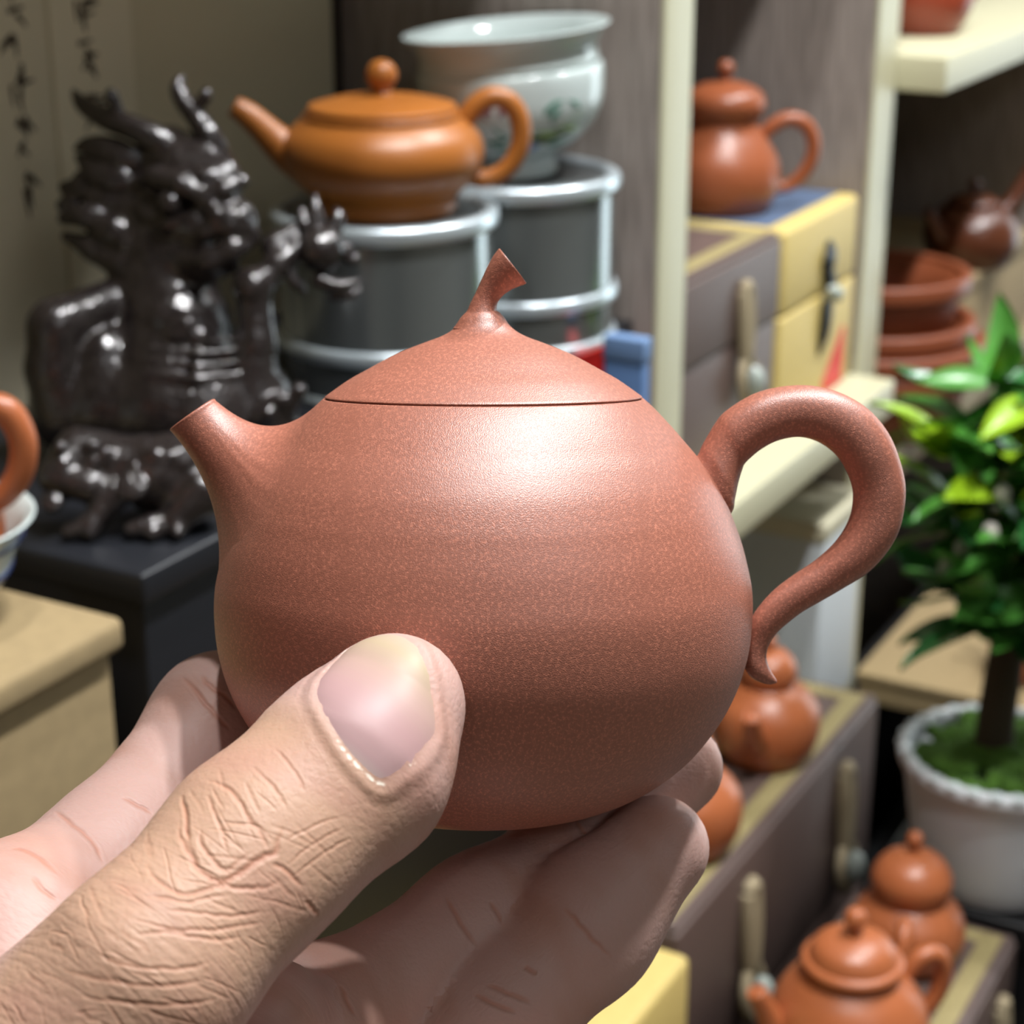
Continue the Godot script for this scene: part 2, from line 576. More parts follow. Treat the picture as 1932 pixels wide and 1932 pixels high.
# Creases of the skin: which finger, half width and depth in mm, then points [mm along the finger, degrees round it].
const CREASES := [
	["thumb", 0.75, 0.42, [[33.6, 32.5], [35.0, 24.8], [36.4, 10.5], [37.3, -1.9], [37.1, -12.8], [36.3, -17.5], [34.1, -20.6], [31.3, -23.8], [29.7, -27.5], [28.2, -24.5], [26.4, -21.3]]],
	["thumb", 0.60, 0.30, [[32.9, 17.9], [34.7, 7.8], [35.3, -4.2], [35.3, -14.0], [31.9, -16.0]]],
	["thumb", 0.50, 0.22, [[28.7, 31.7], [29.9, 20.8], [31.7, 6.0], [33.6, -7.3]]],
	["thumb", 0.60, 0.28, [[26.9, 40.5], [26.7, 26.7], [27.3, 12.2], [28.4, -0.9], [29.1, -14.3], [29.9, -24.3]]],
	["thumb", 0.55, 0.20, [[22.5, 23.4], [23.1, 4.9], [23.8, -6.8], [24.5, -16.0]]],
	["thumb", 0.50, 0.18, [[18.4, 22.9], [19.5, 5.8], [20.4, -8.5], [21.4, -15.5]]],
	["thumb", 0.60, 0.35, [[29.8, 51.0], [32.0, 34.7], [34.0, 23.7], [35.0, 17.0]]],
	["thumb", 0.60, 0.30, [[40.2, 27.7], [41.3, 15.5], [41.5, 2.0], [40.6, -6.8], [38.3, -13.5], [36.8, -19.6], [35.6, -27.5], [33.7, -36.4], [31.4, -42.2]]],
	["thumb", 0.50, 0.22, [[44.0, 10.9], [42.6, 0.9], [41.4, -10.2], [39.2, -17.1], [37.2, -25.4]]],
	["thumb", 0.50, 0.24, [[43.9, -4.6], [41.5, -18.4], [39.0, -33.3], [35.6, -45.8]]],
	["thumb", 0.50, 0.24, [[47.0, 5.6], [45.5, -11.2], [42.9, -25.6], [40.0, -37.7], [36.4, -50.5]]],
	["thumb", 0.50, 0.22, [[48.5, -0.9], [45.9, -12.8], [42.9, -32.4], [39.7, -46.2]]],
	["thumb", 0.60, 0.30, [[30.7, -30.5], [30.3, -39.6], [29.9, -52.9]]],
	["thumb", 0.60, 0.35, [[30.8, -60.7], [30.5, -69.2], [30.3, -78.1]]],
	["thumb", 0.40, 0.14, [[27.6, -27.5], [24.0, -33.8], [20.4, -42.6]]],
	["thumb", 0.40, 0.14, [[29.8, -37.5], [24.6, -42.1], [20.9, -48.3]]],
	["thumb", 0.40, 0.14, [[30.3, -44.3], [25.3, -49.1], [21.0, -56.4]]],
	["thumb", 0.50, 0.22, [[52.6, 8.8], [51.5, -9.6], [48.3, -29.3], [44.5, -41.4]]],
	["thumb", 0.50, 0.22, [[55.8, 22.8], [54.1, -5.5], [50.9, -29.3], [46.5, -45.7]]],
	["thumb", 0.50, 0.22, [[57.0, 2.9], [54.4, -23.3], [51.0, -41.8], [46.9, -57.6]]],
	["index", 0.75, 0.35, [[2.4, 38.2], [3.8, 25.2], [4.2, 6.5], [4.8, -4.5]]],
	["index", 0.75, 0.35, [[3.3, 53.6], [6.5, 24.3], [7.9, 1.4], [8.1, -12.2]]],
	["index", 0.75, 0.35, [[30.2, 18.7], [30.0, 3.7], [29.7, -8.9]]],
	["index", 0.75, 0.35, [[35.4, 67.1], [38.8, 31.0], [40.4, 9.0], [42.5, -4.3]]],
	["index", 0.75, 0.35, [[52.6, 19.2], [53.9, 9.6], [54.0, 0.9]]],
	["index", 0.75, 0.35, [[49.3, 42.3], [48.9, 29.6], [50.1, 10.0]]],
	["middle", 0.75, 0.35, [[22.5, 36.7], [23.1, -0.4], [23.2, -36.0]]],
	["middle", 0.75, 0.35, [[48.9, 40.0], [50.1, -4.4], [50.0, -40.8]]],
	["middle", 0.75, 0.35, [[44.1, -5.0], [44.3, -24.5], [44.5, -40.8]]],
	["middle", 0.75, 0.35, [[72.5, 7.6], [73.3, -4.0], [73.3, -16.1]]],
	["ring", 0.75, 0.35, [[18.5, 26.8], [18.4, 5.4], [18.5, -11.6], [18.4, -34.5], [17.9, -61.7]]],
	["ring", 0.75, 0.35, [[37.0, 25.1], [35.8, -4.9], [34.3, -33.4]]],
	["ring", 0.75, 0.35, [[34.8, 22.5], [33.3, -6.0], [31.6, -38.8]]],
	["ring", 0.75, 0.35, [[28.6, 5.7], [28.1, -18.2]]],
]
const NAIL := [[9.1, 28.7], [6.9, 37.3], [4.3, 44.0], [0.5, 56.8], [-2.6, 59.3], [-5.0, 50.0], [-5.9, 27.9], [-5.4, 2.9], [-3.5, -19.9], [-1.0, -36.5], [2.2, -48.8], [3.9, -50.5], [7.3, -48.9], [10.7, -46.9], [13.2, -44.6], [13.8, -33.6], [13.2, -14.0], [11.3, 9.5]]
# ---------------------------------------------------------------- cast animals on the black stand (mm in a frame that faces the camera)
func pxb(rows: Array, cx: float, cy: float, k: float) -> Array:     # [[x, y, z, r] ...] in a sketch grid -> chain of bones in mm
	var c := []
	for q in rows:
		c.append([(q[0] - cx) * k, (cy - q[1]) * k, q[2] * k, q[3] * k])
	if c.size() == 1:
		c.append(c[0])
	return chain(c)

func dragon(m: Material, at: Vector3) -> void:
	var o := thing("dragon_statue", "dark bronze horned dragon statue with bared jaw raising a pearl in its claw", "statue", at)
	o.rotation.x = TILT
	var K := 0.2
	var f := Field.new()
	f.k = 2.2
	var bones := []
	for r in [
		[[312, 300, -20, 68], [388, 328, 6, 62]], [[345, 318, 46, 36], [430, 338, 56, 32]], [[318, 300, 30, 30], [390, 300, 40, 26]],
		[[262, 352, 26, 12], [308, 346, 66, 20], [356, 364, 88, 22], [402, 388, 92, 15]], [[402, 388, 92, 15], [436, 374, 88, 17], [466, 352, 62, 13]], [[340, 335, 66, 18], [400, 350, 84, 18], [440, 345, 72, 16]],
		[[300, 395, 0, 56], [360, 430, 20, 58]], [[284, 414, 40, 13], [330, 432, 68, 15], [380, 424, 82, 13]], [[400, 402, 52, 40], [455, 416, 60, 34]], [[410, 400, 90, 13], [424, 420, 98, 17]], [[424, 424, 92, 19], [462, 426, 86, 19]], [[446, 422, 100, 13]], [[476, 412, 70, 12], [486, 424, 66, 10]],
		[[366, 474, 56, 13], [402, 450, 86, 16], [448, 442, 94, 16], [488, 450, 64, 12]], [[470, 440, 74, 20]], [[345, 452, 60, 12], [372, 444, 76, 13]],
		[[368, 502, 56, 20], [408, 503, 82, 23], [452, 482, 86, 20], [486, 462, 60, 11]], [[398, 520, 58, 24], [440, 505, 60, 20]], [[300, 470, 6, 52], [376, 500, 28, 44]],
		[[240, 410, 14, 10], [292, 446, 38, 13], [345, 482, 52, 11]], [[250, 445, 6, 12], [300, 478, 30, 15], [350, 508, 44, 12]], [[268, 384, 30, 13], [300, 420, 48, 12]], [[262, 395, 10, 24], [300, 440, 10, 30]],
		[[118, 350, -24, 14], [150, 352, -16, 22], [200, 376, -6, 26], [262, 398, 4, 28]], [[112, 384, -20, 12], [130, 376, -18, 16]], [[116, 410, -16, 12], [165, 412, 6, 19], [220, 432, 18, 20], [280, 460, 10, 24]], [[140, 396, 2, 11], [180, 404, 12, 11]],
		[[118, 442, -24, 10], [175, 466, -12, 26], [240, 500, -4, 36], [300, 540, 0, 46]], [[190, 440, 16, 12], [240, 462, 24, 13], [285, 490, 24, 12]], [[150, 330, -10, 12], [220, 350, 0, 26], [280, 350, 5, 32]],
		[[310, 400, -40, 84], [310, 560, -40, 100]], [[330, 620, -20, 108], [320, 760, -20, 140]], [[160, 760, -20, 110], [380, 780, -10, 130]],
		[[254, 552, -40, 48], [122, 624, 62, 54]], [[122, 624, 62, 54], [118, 700, 40, 60], [130, 790, 20, 60]], [[200, 680, 16, 72], [210, 770, 16, 84]], [[225, 650, -20, 70], [220, 750, -10, 90]], [[262, 556, 10, 30], [320, 600, 30, 46]],
		[[478, 780, 30, 48], [492, 650, 48, 36], [488, 566, 58, 32]], [[486, 548, 66, 37]], [[488, 560, 56, 26], [530, 505, 50, 24], [572, 470, 36, 20]], [[520, 470, 34, 24], [560, 440, 24, 20]],
		[[500, 740, 20, 50], [520, 800, 30, 50]], [[520, 772, 66, 18], [540, 760, 82, 15]], [[548, 778, 64, 17], [572, 742, 80, 16]], [[500, 795, 70, 20], [518, 784, 86, 14]],
		[[318, 610, 74, 22], [366, 622, 86, 22]], [[340, 640, 92, 14], [392, 640, 86, 14]],
		[[300, 668, 92, 6], [390, 676, 98, 7], [466, 664, 66, 6]], [[296, 690, 98, 6], [390, 700, 106, 7], [466, 688, 70, 6]], [[296, 712, 106, 6], [390, 724, 114, 7], [462, 712, 76, 6]], [[296, 648, 86, 5], [390, 655, 90, 6], [460, 644, 60, 5]],
	]:
		bones.append_array(pxb(r, 400, 560, K))
	f.add_group(bones, 0.0)
	put("body", net(f, 1.15).moved(Transform3D(Basis.from_scale(Vector3.ONE * 0.001))), m, o)
	var sk := func(rows: Array) -> Array:
		var c := []
		for q in rows:
			c.append([(q[0] - 400) * K, (560 - q[1]) * K, q[2] * K, q[3] * K])
		return c
	for h in [[[[335, 296, 30, 26], [302, 270, 40, 27], [255, 248, 38, 24], [215, 232, 24, 23], [178, 212, 6, 20], [150, 190, -8, 15], [134, 166, -18, 4]], [[232, 236, 30, 15], [226, 208, 40, 13], [219, 188, 46, 13], [216, 178, 46, 5]]],
			[[[415, 292, 20, 24], [398, 262, 30, 24], [374, 226, 26, 20], [350, 196, 20, 18], [338, 168, 14, 15], [346, 146, 12, 6]], [[370, 214, 28, 14], [386, 200, 36, 12], [395, 186, 42, 13], [393, 176, 44, 5]]]]:
		put("horn", [round_tube(sk.call(h[0]), 5, 0.001, 16), round_tube(sk.call(h[1]), 5, 0.001, 14)], m, o)
	var ear := []
	for q in [[282, 322, 24, 12], [250, 302, 32, 24], [208, 286, 24, 26], [165, 276, 6, 18], [138, 280, -8, 4]]:
		ear.append(q)
	put("ear", [round_tube(sk.call(ear), 5, 0.001, 16, Vector3.BACK, 0.45), round_tube(sk.call([[262, 352, 26, 10], [225, 338, 26, 28], [178, 318, 10, 26], [140, 290, -10, 4]]), 5, 0.001, 16, Vector3.BACK, 0.4)], m, o)
	put("eye", ball(Vector3((336 - 400) * K, (560 - 396) * K, 80 * K) * 0.001, Vector3.ONE * 25 * K * 0.001), m, o)
	put("eye", ball(Vector3((452 - 400) * K, (560 - 376) * K, 60 * K) * 0.001, Vector3.ONE * 13 * K * 0.001), m, o)
	for q in [[398, 470, 80, 6, 396, 486], [430, 462, 88, 5, 430, 478], [462, 458, 76, 5, 464, 472]]:
		put("tooth", round_tube(sk.call([[q[0], q[1] - 8, q[2], q[3]], [q[0], q[1] + 6, q[2], q[3]], [q[4], q[5], q[2], 1.0]]), 3, 0.001, 10), m, o)
	# the claw with its pearl in a ring of flames
	var pearl := thing("flame_pearl", "dark bronze flaming pearl gripped in the dragon's raised claw", "ornament", at)
	pearl.rotation.x = TILT
	put("pearl", ball(Vector3((612 - 400) * K, (560 - 478) * K, 52 * K) * 0.001, Vector3.ONE * 44 * K * 0.001, 28), m, pearl)
	for q in [[[585, 440, 40, 16], [575, 415, 40, 12], [572, 396, 40, 2]], [[600, 435, 40, 20], [600, 405, 44, 13], [598, 372, 40, 2]], [[632, 440, 40, 18], [642, 415, 42, 12], [636, 396, 40, 2]],
			[[560, 480, 40, 16], [552, 520, 44, 12], [572, 548, 44, 10], [580, 560, 40, 3]], [[650, 470, 36, 16], [668, 495, 40, 12], [680, 485, 40, 3]], [[600, 530, 50, 16], [640, 546, 56, 14], [672, 540, 50, 10], [684, 530, 48, 3]],
			[[548, 500, 50, 12], [540, 478, 56, 10], [548, 462, 54, 3]], [[630, 560, 40, 14], [664, 560, 44, 12], [686, 548, 44, 4]]]:
		put("flame", round_tube(sk.call(q), 5, 0.001, 12), m, pearl)

func toad(m: Material, at: Vector3) -> void:
	var o := thing("beast_figure", "small dark bronze knobbly crouching beast figure, in front of the dragon", "statue", at)
	o.rotation.x = TILT
	var K := 0.19
	var f := Field.new()
	f.k = 2.4
	var bones := []
	for r in [
		[[310, 900, 0, 78], [350, 930, 0, 60]], [[250, 880, 10, 56], [190, 880, 20, 48]], [[150, 870, 26, 46], [130, 905, 30, 40]], [[120, 900, 50, 30], [185, 920, 62, 30]], [[215, 845, 20, 26], [150, 838, 20, 30]],
		[[380, 930, 30, 50], [340, 975, 46, 30]], [[300, 985, 60, 20], [260, 996, 70, 14]], [[230, 930, 50, 30], [190, 985, 64, 20], [150, 1000, 76, 14]], [[190, 985, 64, 16], [190, 1004, 80, 12]], [[320, 990, 50, 16], [300, 1004, 78, 12]], [[345, 990, 50, 16], [345, 1002, 76, 12]],
	]:
		bones.append_array(pxb(r, 250, 910, K))
	rng.seed = 5
	for k in 46:
		var a := rng.randf() * PI
		var e := rng.randf_range(0.15, 1.2)
		var c := Vector3(310 - cos(a) * cos(e) * 78, 905 - sin(e) * 76, sin(a) * cos(e) * 76)
		bones.append_array(pxb([[c.x, c.y, c.z, rng.randf_range(7, 15)]], 250, 910, K))
	for k in 16:
		bones.append_array(pxb([[rng.randf_range(110, 215), rng.randf_range(838, 925), rng.randf_range(54, 72), rng.randf_range(7, 12)]], 250, 910, K))
	f.add_group(bones, 0.0)
	put("body", net(f, 1.25).moved(Transform3D(Basis.from_scale(Vector3.ONE * 0.001))), m, o)
	for q in [[135, 850, 66, 15], [190, 848, 62, 15]]:
		put("eye", ball(Vector3((q[0] - 250) * K, (910 - q[1]) * K, q[2] * K) * 0.001, Vector3.ONE * q[3] * K * 0.001), m, o)
	for q in [[265, 915, 74, 30], [120, 945, 70, 20]]:
		put("coin", lathe(prof([[0, 1], [q[3] * K * 0.8, 1.4], [q[3] * K, 1.0], [q[3] * K, -1.0], [0, -1.2]], 1), 28).moved(Transform3D(Basis(Vector3.RIGHT, 1.2), Vector3((q[0] - 250) * K, (910 - q[1]) * K, q[2] * K) * 0.001)), m, o)
# ---------------------------------------------------------------- boxes with their closures (in the shelves' own axes)
func rooted(called: String, label: String, category: String, t: float, y: float, n: float, group := "") -> Node3D:
	return thing(called, label, category, tyn(t, y, n), YAW, group)

func strap_clasp(o: Node3D, x: float, y: float, z: float, k: float, cloth: Material, bone: Material) -> void:   # cloth loop hanging over the lid joint and its toggle
	var s := put("strap", [round_tube([[-2.6, 14, 1.2, 2.4], [-2.8, 6, 2.0, 2.6], [-2.4, -4, 2.4, 2.6], [-1.6, -13, 2.6, 2.4]], 4, 0.001 * k, 10), round_tube([[2.6, 15, 1.2, 2.4], [2.8, 6, 2.0, 2.6], [2.6, -4, 2.4, 2.6], [2.0, -13, 2.6, 2.4]], 4, 0.001 * k, 10),
		round_tube([[-2.6, 14.0, 1.0, 2.2], [0, 15.5, 1.8, 2.4], [2.6, 15.0, 1.0, 2.2]], 3, 0.001 * k, 10)], cloth, o, Vector3(x, y, z))
	put("loop", round_tube([[-2, -13, 2.8, 2.0], [-6, -19, 3.6, 2.0], [-4.5, -27, 4.0, 2.0], [0, -31, 4.0, 1.9], [4.5, -27, 4.0, 2.0], [6, -19, 3.6, 2.0], [2, -13, 2.8, 2.0]], 5, 0.001 * k, 10), cloth, s)
	put("toggle", round_tube([[-0.6, -15.5, 6.0, 0.6], [0.2, -18, 6.6, 3.0], [0.8, -22, 6.8, 3.6], [1.2, -26, 6.4, 2.8], [1.4, -29, 5.6, 0.5]], 5, 0.001 * k, 14), bone, o, Vector3(x, y, z))

func leather_box(label: String, t0: float, t1: float, y0: float, y1: float, n0: float, n1: float, lid_h: float, clasps: Array, m: Dictionary, group := "") -> Node3D:
	var w := t1 - t0
	var h := y1 - y0
	var dp := n1 - n0
	var o := rooted("gift_box", label, "box", (t0 + t1) / 2, y0, n1 - dp / 2, group)
	put("body", rbox(Vector3(w - 0.002, h - lid_h - 0.0008, dp - 0.002), 0.002, Vector3(0, (h - lid_h) / 2, 0)), m.leather, o)
	var lid := put("lid", [rbox(Vector3(w, lid_h - 0.0035, dp), 0.002, Vector3(0, h - lid_h / 2 - 0.00175, 0)), rbox(Vector3(w - 0.003, 0.004, dp - 0.003), 0.0016, Vector3(0, h - 0.002, 0))], m.leather, o)
	# a woven border let into the lid
	var q := 0.011
	for s in [-1, 1]:
		put("woven_border", rbox(Vector3(w - 0.012, 0.0008, q), 0.0003, Vector3(0, h + 0.0001, s * (dp / 2 - 0.006 - q / 2))), m.weave, lid)
		put("woven_border", rbox(Vector3(q, 0.0008, dp - 0.012 - 2 * q), 0.0003, Vector3(s * (w / 2 - 0.006 - q / 2), h + 0.0001, 0)), m.weave, lid)
	for c in clasps:
		strap_clasp(o, c[0] - (t0 + t1) / 2, h - c[1], dp / 2, c[2], m.cloth, m.bone)
	return o

func yellow_box(label: String, t0: float, t1: float, y0: float, y1: float, n0: float, n1: float, lid_h: float, fittings: bool, m: Dictionary, group := "") -> void:
	var w := t1 - t0
	var h := y1 - y0
	var dp := n1 - n0
	var o := rooted("gift_box", label, "box", (t0 + t1) / 2, y0, n1 - dp / 2, group)
	put("body", rbox(Vector3(w, h - lid_h - 0.0006, dp), 0.0022, Vector3(0, (h - lid_h) / 2, 0)), m.yellow, o)
	var lid := put("lid", rbox(Vector3(w, lid_h, dp), 0.004, Vector3(0, h - lid_h / 2, 0)), m.yellow, o)
	if not fittings:
		return
	put("cloth_panel", rbox(Vector3(w - 0.01, 0.001, dp - 0.016), 0.0004, Vector3(0, h + 0.0002, -0.004)), m.blue, lid)
	# dark ribbon knot with a polished toggle
	var k := put("ribbon_knot", [round_tube([[0, 14, 0.4, 2.0], [1, 9, 1.6, 5.0], [-2, 4, 2.0, 5.6], [-4, 0, 1.6, 2.5]], 4, 0.0013, 10, Vector3.BACK, 0.45), round_tube([[-3, 3, 1.4, 2.0], [1, -3, 2.4, 4.2], [0, -9, 2.4, 3.4]], 4, 0.0013, 10, Vector3.BACK, 0.5),
		round_tube([[0, -14, 2.0, 5.0], [-1, -22, 2.2, 5.2], [-2, -30, 1.6, 4.2], [-5, -38, 0.8, 1.2]], 4, 0.0013, 10, Vector3.BACK, 0.4), round_tube([[2, -14, 1.6, 3.0], [4, -20, 1.4, 3.6], [1, -26, 1.0, 1.5]], 4, 0.0013, 10, Vector3.BACK, 0.4)], m.ribbon, o, Vector3(0.008, h - 0.037, dp / 2))
	k.set_meta("label", "dark ribbon knot closing the lid")
	put("toggle", round_tube([[-4, -6.5, 3.6, 1.0], [-1, -8.5, 4.6, 3.4], [3, -11, 4.6, 3.6], [6, -13, 3.4, 1.0]], 4, 0.0013, 12), m.bone, o, Vector3(0.008, h - 0.037, dp / 2))
	put("red_label", slice([Vector2(-0.024, -0.010), Vector2(0.012, -0.010), Vector2(0.013, 0.024), Vector2(0.009, 0.026), Vector2(-0.022, -0.002)], 0.0005), m.red, o, Vector3(w / 2 - 0.026, h - 0.104, dp / 2))

func tea_tin(label: String, at: Vector3, m: Dictionary) -> void:
	var o := thing("tea_caddy", label, "canister", at, YAW, "")
	put("body", lathe(prof([[0, 0], [42.5, 0], [44.5, 1], [45, 3], [45, 24.6], [45, 73.5]], 1), 96), m.steel, o)
	put("base_ring", lathe(prof([[45, 0.2], [46.6, 0.4], [47.0, 1.6], [46.6, 3.4], [45, 3.8]], 2), 96), m.rim, o)
	put("middle_ring", lathe(prof([[44.9, 18.5], [46.4, 18.9], [47.2, 20.4], [47.2, 23.4], [46.4, 24.9], [44.9, 25.3]], 2), 96), m.rim, o)
	put("lid", lathe(prof([[44.0, 69.0], [46.6, 69.2], [47.6, 70.4], [47.8, 73.0], [47.4, 75.2], [46.0, 76.3], [44.0, 76.5], [42.6, 76.0], [41.5, 75.2], [40.9, 74.0], [41.5, 72.0]], 2), 96), m.rim, o)
	put("lid_plate", lathe(prof([[0, 73.0], [41.6, 73.0], [41.6, 74.6], [20, 74.8], [0, 74.8]], 1), 96), m.plate, o)
# ---------------------------------------------------------------- potted plant
func leaf_shape(length: float, width: float, bend: float, curl: float) -> Geo:
	var g := Geo.new()
	var n := 12
	for side in 2:
		for j in n + 1:
			var u := float(j) / n
			var w := width * pow(sin(PI * pow(u, 0.8)), 0.8) * (1.0 if u < 1.0 else 0.0)
			var c := Vector3(0, bend * length * (u - u * u * 1.3) , length * u)
			for k in 5:
				var s := (k - 2) / 2.0
				g.add(c + Vector3(w * s, curl * width * s * s + (0.00025 if side == 0 else -0.00025), 0))
		var o := side * (n + 1) * 5
		for j in n:
			for k in 4:
				var a := o + j * 5 + k
				if side == 0:
					g.quad(a, a + 5, a + 6, a + 1)
				else:
					g.quad(a, a + 1, a + 6, a + 5)
	return g.outward()

func plant(at: Vector3, m: Dictionary) -> void:
	var o := thing("potted_plant", "leafy green potted plant in a white carved ceramic pot over moss", "plant", at)
	var R := 0.054
	put("pot", lathe(prof([[0, 0], [36, 0], [39, 1.5], [42, 6], [47, 30], [51, 56], [53, 66], [55, 68], [56, 71], [55.6, 75], [53.5, 77], [50.5, 76], [49, 72], [48.6, 66], [0, 62]], 3), 64), m.pot, o)
	var studs := []
	for k in 30:
		var a := TAU * k / 30
		studs.append(ball(Vector3(cos(a) * R * 0.985, 0.0755, sin(a) * R * 0.985), Vector3(0.0042, 0.0022, 0.0042), 10))
	var rim := put("carved_rim", studs, m.pot_rim, o)
	rim.set_meta("kind", "stuff")
	put("medallion", [lathe(prof([[7, -0.6], [8.2, 0], [9.4, -0.6]], 3), 28).moved(Transform3D(Basis(Vector3.RIGHT, PI / 2 - 0.16), Vector3(0.012, 0.036, 0.0468))), lathe(prof([[0, 0.4], [3.4, 0.2], [4.4, -0.6]], 2), 20).moved(Transform3D(Basis(Vector3.RIGHT, PI / 2 - 0.16), Vector3(0.012, 0.036, 0.0470)))], m.pot_rim, o)
	# moss: a lumpy cushion
	rng.seed = 11
	var lumps := []
	for k in 130:
		var a := rng.randf() * TAU
		var r := sqrt(rng.randf()) * 0.045
		lumps.append(ball(Vector3(cos(a) * r, 0.0725 + 0.007 * (1.0 - r / 0.045), sin(a) * r), Vector3.ONE * rng.randf_range(0.0045, 0.0085) * Vector3(1, 0.7, 1), 8))
	var moss := put("moss", lumps, m.moss, o)
	moss.set_meta("kind", "stuff")
	put("trunk", round_tube([[-5, 64, 0, 11.5], [-6, 90, 0, 10.4], [-5, 120, 1, 9.8], [-2, 155, 0, 8.8], [4, 190, -1, 7.0], [6, 225, 0, 5.2], [6, 250, 0, 2.0]], 4, 0.001, 16), m.bark, o)
	rng.seed = 23
	var kinds := []
	for k in 4:
		kinds.append(mesh_of([leaf_shape(0.038 + 0.005 * k, 0.0068 + 0.0011 * k, [-0.15, 0.2, 0.35, -0.35][k], 0.25)]))
	# whorls of leaves on short twigs
	var hubs := [[-26, 232, 24], [-36, 205, 10], [-10, 252, 20], [16, 244, 26], [28, 222, 20], [0, 214, 30], [-18, 186, 26], [16, 186, 28], [-4, 272, 4], [24, 268, 6], [42, 250, 4], [-34, 256, -4], [38, 200, 16], [-8, 158, 18], [14, 160, 24], [50, 226, -4], [40, 170, 10], [-2, 230, -20], [30, 285, 0], [-20, 280, -8], [-34, 180, 26], [-42, 222, 22], [-14, 206, 40], [-24, 160, 30], [10, 228, 36], [26, 170, 30], [-46, 250, 14], [4, 190, 40]]
	var twigs := []
	for h in hubs:
		var c := Vector3(h[0], h[1], h[2]) * 0.001
		twigs.append(round_tube([[2, maxf(h[1] - 34, 150), 0, 2.2], [h[0] * 0.5, h[1] - 8, h[2] * 0.5, 1.6], [h[0], h[1], h[2], 1.0]], 4, 0.001, 8))
		for k in 8:
			var a := TAU * k / 8.0 + rng.randf() * 0.7
			var pitch := rng.randf_range(-0.75, 0.45)
			var l := MeshInstance3D.new()
			l.name = "leaf"
			l.mesh = kinds[rng.randi() % 4]
			var fresh: bool = h[1] > 220 and h[2] > 0 and rng.randf() < 0.38
			l.material_override = m.leaf_young if fresh else (m.leaf if rng.randf() < 0.6 else m.leaf_dark)
			l.transform = Transform3D(Basis(Vector3.UP, a) * Basis(Vector3.RIGHT, pitch) * Basis(Vector3.BACK, rng.randf_range(-0.6, 0.6)), c)
			o.add_child(l, true)
	put("twigs", twigs, m.bark, o)
	for q in [[-24, 236, 36], [-30, 218, 42], [-8, 246, 36], [-40, 205, 30], [-46, 192, 26]]:
		put("bud", ball(Vector3(q[0], q[1], q[2]) * 0.001, Vector3(0.0042, 0.0058, 0.0042), 12), m.bud, o)
# ---------------------------------------------------------------- the scene
func _ready() -> void:
	rng.seed = 1
	var cam := Camera3D.new()
	cam.name = "camera"
	add_child(cam)
	cam.rotation.x = TILT
	cam.near = 0.02
	cam.far = 30.0
	var lens := CameraAttributesPhysical.new()
	lens.frustum_focal_length = 44.72      # 30 degrees of view
	lens.frustum_near = 0.02
	lens.frustum_far = 30.0
	lens.exposure_aperture = 19.0
	lens.frustum_focus_distance = 0.272
	cam.attributes = lens
	cam.current = true
	var e := Environment.new()
	e.background_mode = Environment.BG_COLOR
	e.background_color = Color(0.02, 0.02, 0.02)
	e.tonemap_mode = Environment.TONE_MAPPER_LINEAR
	e.tonemap_exposure = 1.0
	e.sdfgi_enabled = true
	e.ssao_enabled = true
	e.ssil_enabled = true
	var we := WorldEnvironment.new()
	we.name = "environment"
	we.environment = e
	add_child(we)
	# ceiling spots over the front of the shelves
	for q in LAMPS:
		downlight(q[0], q[1], q[2], q[3])

	added_fill_light()

	room()
	shelves()
	goods_left()
	goods_middle()
	goods_right()
	holding_hand()

const LAMPS := [[0.46, 0.13, 0.9, "above the held teapot"], [0.60, 0.13, 0.75, "in front of the tea tins"], [0.22, -0.13, 0.65, "in front of the cardboard box"], [-1.7, 0.6, 0.7, "at the near end of the shop"],
	[1.25, 0.16, 0.8, "in front of the stacked clay bowls"], [1.41, 0.16, 0.8, "in front of the dark side-handled teapot"], [2.2, 0.3, 0.6, "at the far end, nearest the window"]]
const CEIL := 1.2

func downlight(t: float, n: float, power: float, over: String) -> void:
	var o := thing("ceiling_light", "round recessed ceiling spot glowing " + over, "light", tyn(t, CEIL, n), 0.0, "ceiling spots over the shelves")
	put("ring", lathe(prof([[30, 0.5], [30, -3], [36, -5], [44, -4], [46, 0.5]], 2), 32), paint(Color(0.85, 0.85, 0.83), 0.4), o)
	var glow := paint(Color(1, 1, 1))
	glow.emission_enabled = true
	glow.emission = Color(0.985, 0.995, 1.0)
	glow.emission_energy_multiplier = 6.0
	put("lens", lathe(prof([[0, -1.5], [28, -1.2], [30.5, 0], [0, 0.4]], 1), 32), glow, o)
	var s := SpotLight3D.new()
	s.name = "lamp_light"
	s.light_color = Color(0.985, 0.995, 1.0)
	s.light_energy = 1.4 * power
	s.light_size = 0.028
	s.spot_angle = 62.0
	s.spot_angle_attenuation = 0.6
	s.spot_range = 6.0
	s.spot_attenuation = 2.0
	s.shadow_enabled = true
	s.position = o.position - Vector3(0, 0.03, 0)
	s.rotation.x = -PI / 2
	add_child(s)

